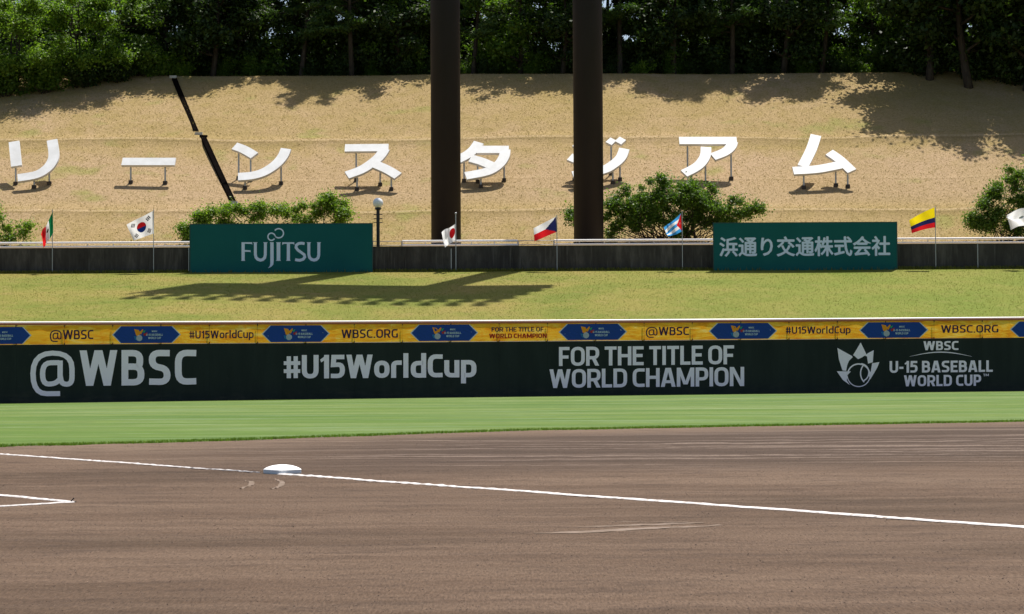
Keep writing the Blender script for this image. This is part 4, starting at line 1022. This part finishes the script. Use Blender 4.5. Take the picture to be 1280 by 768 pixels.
front = [  # px, depth, kind, scale, label
 (20, 129.6, 'l1', .95, 'bright spreading broadleaf tree at the far left end of the hilltop wood'),
 (95, 130.4, 'l1', .95, 'bright spreading broadleaf tree above the left lawn edge, second from the left'),
 (150, 132.2, 'b3', .8, 'leafy green tree with bright top left of the dark drain'),
 (262, 134.2, 'b1', 1.05, 'dark broadleaf tree standing just right of the drain top'),
 (375, 134.4, 'p1', 1.0, 'dark pine with a bright flat crown right of the sky gap'),
 (440, 133.8, 'p2', .92, 'pine above the letter ス with layered boughs'),
 (500, 134.6, 'b2', 1.0, 'dark broadleaf tree just left of the left pillar'),
 (590, 134.0, 'p1', .95, 'pine seen just right of the left pillar'),
 (650, 134.5, 'b3', 1.1, 'green leafy tree between the two pillars'),
 (700, 134.2, 'b2', .9, 'broadleaf tree touching the left side of the right pillar'),
 (775, 134.0, 'p2', 1.05, 'dark pine leaning just right of the right pillar'),
 (840, 134.6, 'b1', 1.0, 'dark broadleaf tree above the letter ア'),
 (915, 134.2, 'p1', 1.05, 'dark pine between the letters ア and ム at the wood edge'),
 (975, 134.2, 'b2', 1.05, 'broadleaf tree above the wide shade patch left of ム'),
 (1025, 134.6, 'p2', .95, 'slim pine directly above the letter ム'),
 (1160, 131.0, 'b2', 1.2, 'tall dark tree over the left end of the large right shadow'),
 (1215, 129.6, 'b1', 1.35, 'tall dark tree with thin pale trunks over the large right shadow'),
 (1280, 129.0, 'b2', 1.35, 'tall dark tree at the far right end of the hilltop wood'),
]
rr = random.Random(11)
for px, y, k, s_, lab in front:
    plant(V_[k], hill_at(px, y + (1.3 if y > 133 else .5)), rr.uniform(0, 6.28), s_ * (.93 if 200 < px < 1100 else 1), KN[k[0]], lab, 'tree', 'trees along the front edge of the hilltop wood')
for px in (-180, -110, -50, 1340, 1410, 1480):
    plant(V_['b1' if px % 20 else 'b2'], hill_at(px, 129.0), rr.uniform(0, 6.28), 1.45 if px > 0 else .55, 'broadleaf_tree', 'dark tree of the wood just outside the picture edge', 'tree', 'trees beyond the picture edges')
for row, (y, st, off) in enumerate(((138.5, 66, 0), (143, 70, 30), (149, 80, 10))):
    px = -160 + off
    while px < 1450:
        if not (rr.random() < .08) and not (315 < px < 350 and row < 4):
            k = rr.choice(['b1', 'b2', 'p1', 'p2', 'b3', 'b1'])
            plant(V_[k], hill_at(px, y + rr.uniform(-1, 1)), rr.uniform(0, 6.28), rr.uniform(.85, 1.15) * (.80 if px < 215 else .95), KN[k[0]], 'dark ' + ('pine' if k[0] == 'p' else 'broadleaf tree') + ' standing deep inside the hilltop wood', 'tree', 'pines deep in the wood' if k[0] == 'p' else 'broadleaf trees deep in the wood')
        px += st * rr.uniform(.8, 1.2)
for row, (y, st, sc1) in enumerate(((136.0, 34, .62), (137.6, 36, 1.0), (141, 44, 1.15))):
    px = -120 + row * 11
    while px < 1420:
        if not (322 < px < 345 and row > 1):
            k = rr.choice(['s1', 's1', 's2']); 
            plant(V_[k], hill_at(px, y + rr.uniform(-.5, .5)), rr.uniform(0, 6.28), sc1 * rr.uniform(.8, 1.2), 'shrub', 'dark shrub of the undergrowth below the hilltop trees', 'shrub', 'undergrowth shrubs below the trees')
        px += st * rr.uniform(.8, 1.2)
for px, y, k, s_, lab in ((200, 133.0, 's3', 1.3, 'bright green shrub right beside the top of the drain'), (228, 133.6, 's3', .9, 'small bright shrub just right of the drain top'),
        (178, 132.4, 's2', .8, 'leafy shrub on the lawn edge left of the drain top'), (10, 128.8, 's2', 1.0, 'leafy shrub at the left picture edge under the bright trees'),
        (60, 129.2, 's2', 1.0, 'leafy shrub under the two bright trees at left'), (110, 130.2, 's1', 1.0, 'dark shrub under the second bright tree from the left'),
        (150, 131.2, 's1', .9, 'dark shrub left of the drain under the leafy green tree'), (800, 134.0, 's3', .8, 'small pale green bush in the dark right of the right pillar'),
        (1082, 134.0, 's3', .7, 'small pale bush in the gap between two shadows at the wood edge'), (1160, 131.6, 's1', 1.1, 'dark shrub at the top of the large right shadow'),
        (1215, 130.8, 's1', 1.2, 'dark shrub near the right end of the wood'), (1275, 130.0, 's1', 1.2, 'dark shrub at the right picture edge below the wood')):
    plant(V_[k], hill_at(px, y + .8), rr.uniform(0, 6.28), s_, 'shrub', lab, 'shrub', 'shrubs along the front of the wood')

# ------------------------------------------------------------------ grass blades (uncountable)
def tufts(name, n, fx, size, mat, seed, blades=3, lean=.5, width=.18):
    r = np.random.default_rng(seed); P_ = fx(r, n); n = len(P_)
    P_ = np.repeat(P_, blades, 0); m_ = len(P_); a = r.random(m_) * 6.28; s = size * (.5 + r.random(m_)); w = s * width
    jit = (r.random((m_, 2)) - .5) * size * 1.2; P_ = P_.copy(); P_[:, :2] += jit
    dx = np.stack([np.cos(a), np.sin(a), np.zeros(m_)], 1); l_ = (r.random((m_, 2)) - .5) * lean * 2
    tip = P_ + np.stack([l_[:, 0] * s, l_[:, 1] * s, s], 1)
    V = np.stack([P_ - dx * w[:, None], P_ + dx * w[:, None], tip], 1); V[:, :2, 2] -= .02
    tag(link(name, tris_mesh(name, V, [mat])), kind='stuff')
hzv = np.vectorize(hz); bzv = np.vectorize(bz); gzv = np.vectorize(gz); Dv = np.vectorize(D); edv = np.vectorize(edge)
def f_hill(r, n):
    y = 104.8 + 30.5 * r.random(n); x = (r.random(n) - .5) * y * .58; return np.stack([x, y, hzv(x, y)], 1)
def f_berm(r, n):
    x = (r.random(n) - .5) * 52; t = r.random(n); y = Dv(x) + 1.5 + (WD - Dv(x) - 1.5) * t; return np.stack([x, y, bzv(x, y)], 1)
def f_edge(r, n):
    x = (r.random(n) - .5) * 30; y = edv(x) + .0 - .2 * (r.random(n) < .12) * r.random(n) + .45 * r.random(n) ** 1.5 + .05 * np.sin(x * 3.1); return np.stack([x, y, np.zeros(n) + .015], 1)
def f_foot(r, n):
    x = (r.random(n) - .5) * 52; y = WD - .03 - .35 * r.random(n) ** 2; return np.stack([x, y, bzv(x, y)], 1)
def f_out(r, n):
    x = (r.random(n) - .5) * 50; e = edv(x); y = e + (Dv(x) - .1 - e) * r.random(n); k = np.abs(x) < y * .29; x, y = x[k], y[k]; return np.stack([x, y, gzv(x, y) + .02], 1)
M['blade_dry'] = mat_leaf('dry_grass_blades', [(.23, .165, .06), (.32, .225, .09), (.40, .285, .125)], .15)
M['blade_olive'] = mat_leaf('olive_grass_blades', [(.10, .12, .010), (.14, .145, .016), (.185, .155, .03)], .2)
M['blade_green'] = mat_leaf('green_grass_blades', [(.060, .115, .012), (.085, .14, .018), (.12, .165, .03)], .5)
tufts('hill_grass', 90000, f_hill, .05, M['blade_dry'], 1, 3, .9, .2)
tufts('berm_grass', 60000, f_berm, .035, M['blade_olive'], 2, 3, .6, .16)
tufts('wall_foot_grass', 5000, f_foot, .12, M['blade_olive'], 3, 3, .5, .12)
tufts('turf_edge_grass', 14000, f_edge, .026, M['blade_green'], 4, 3, .6, .14)
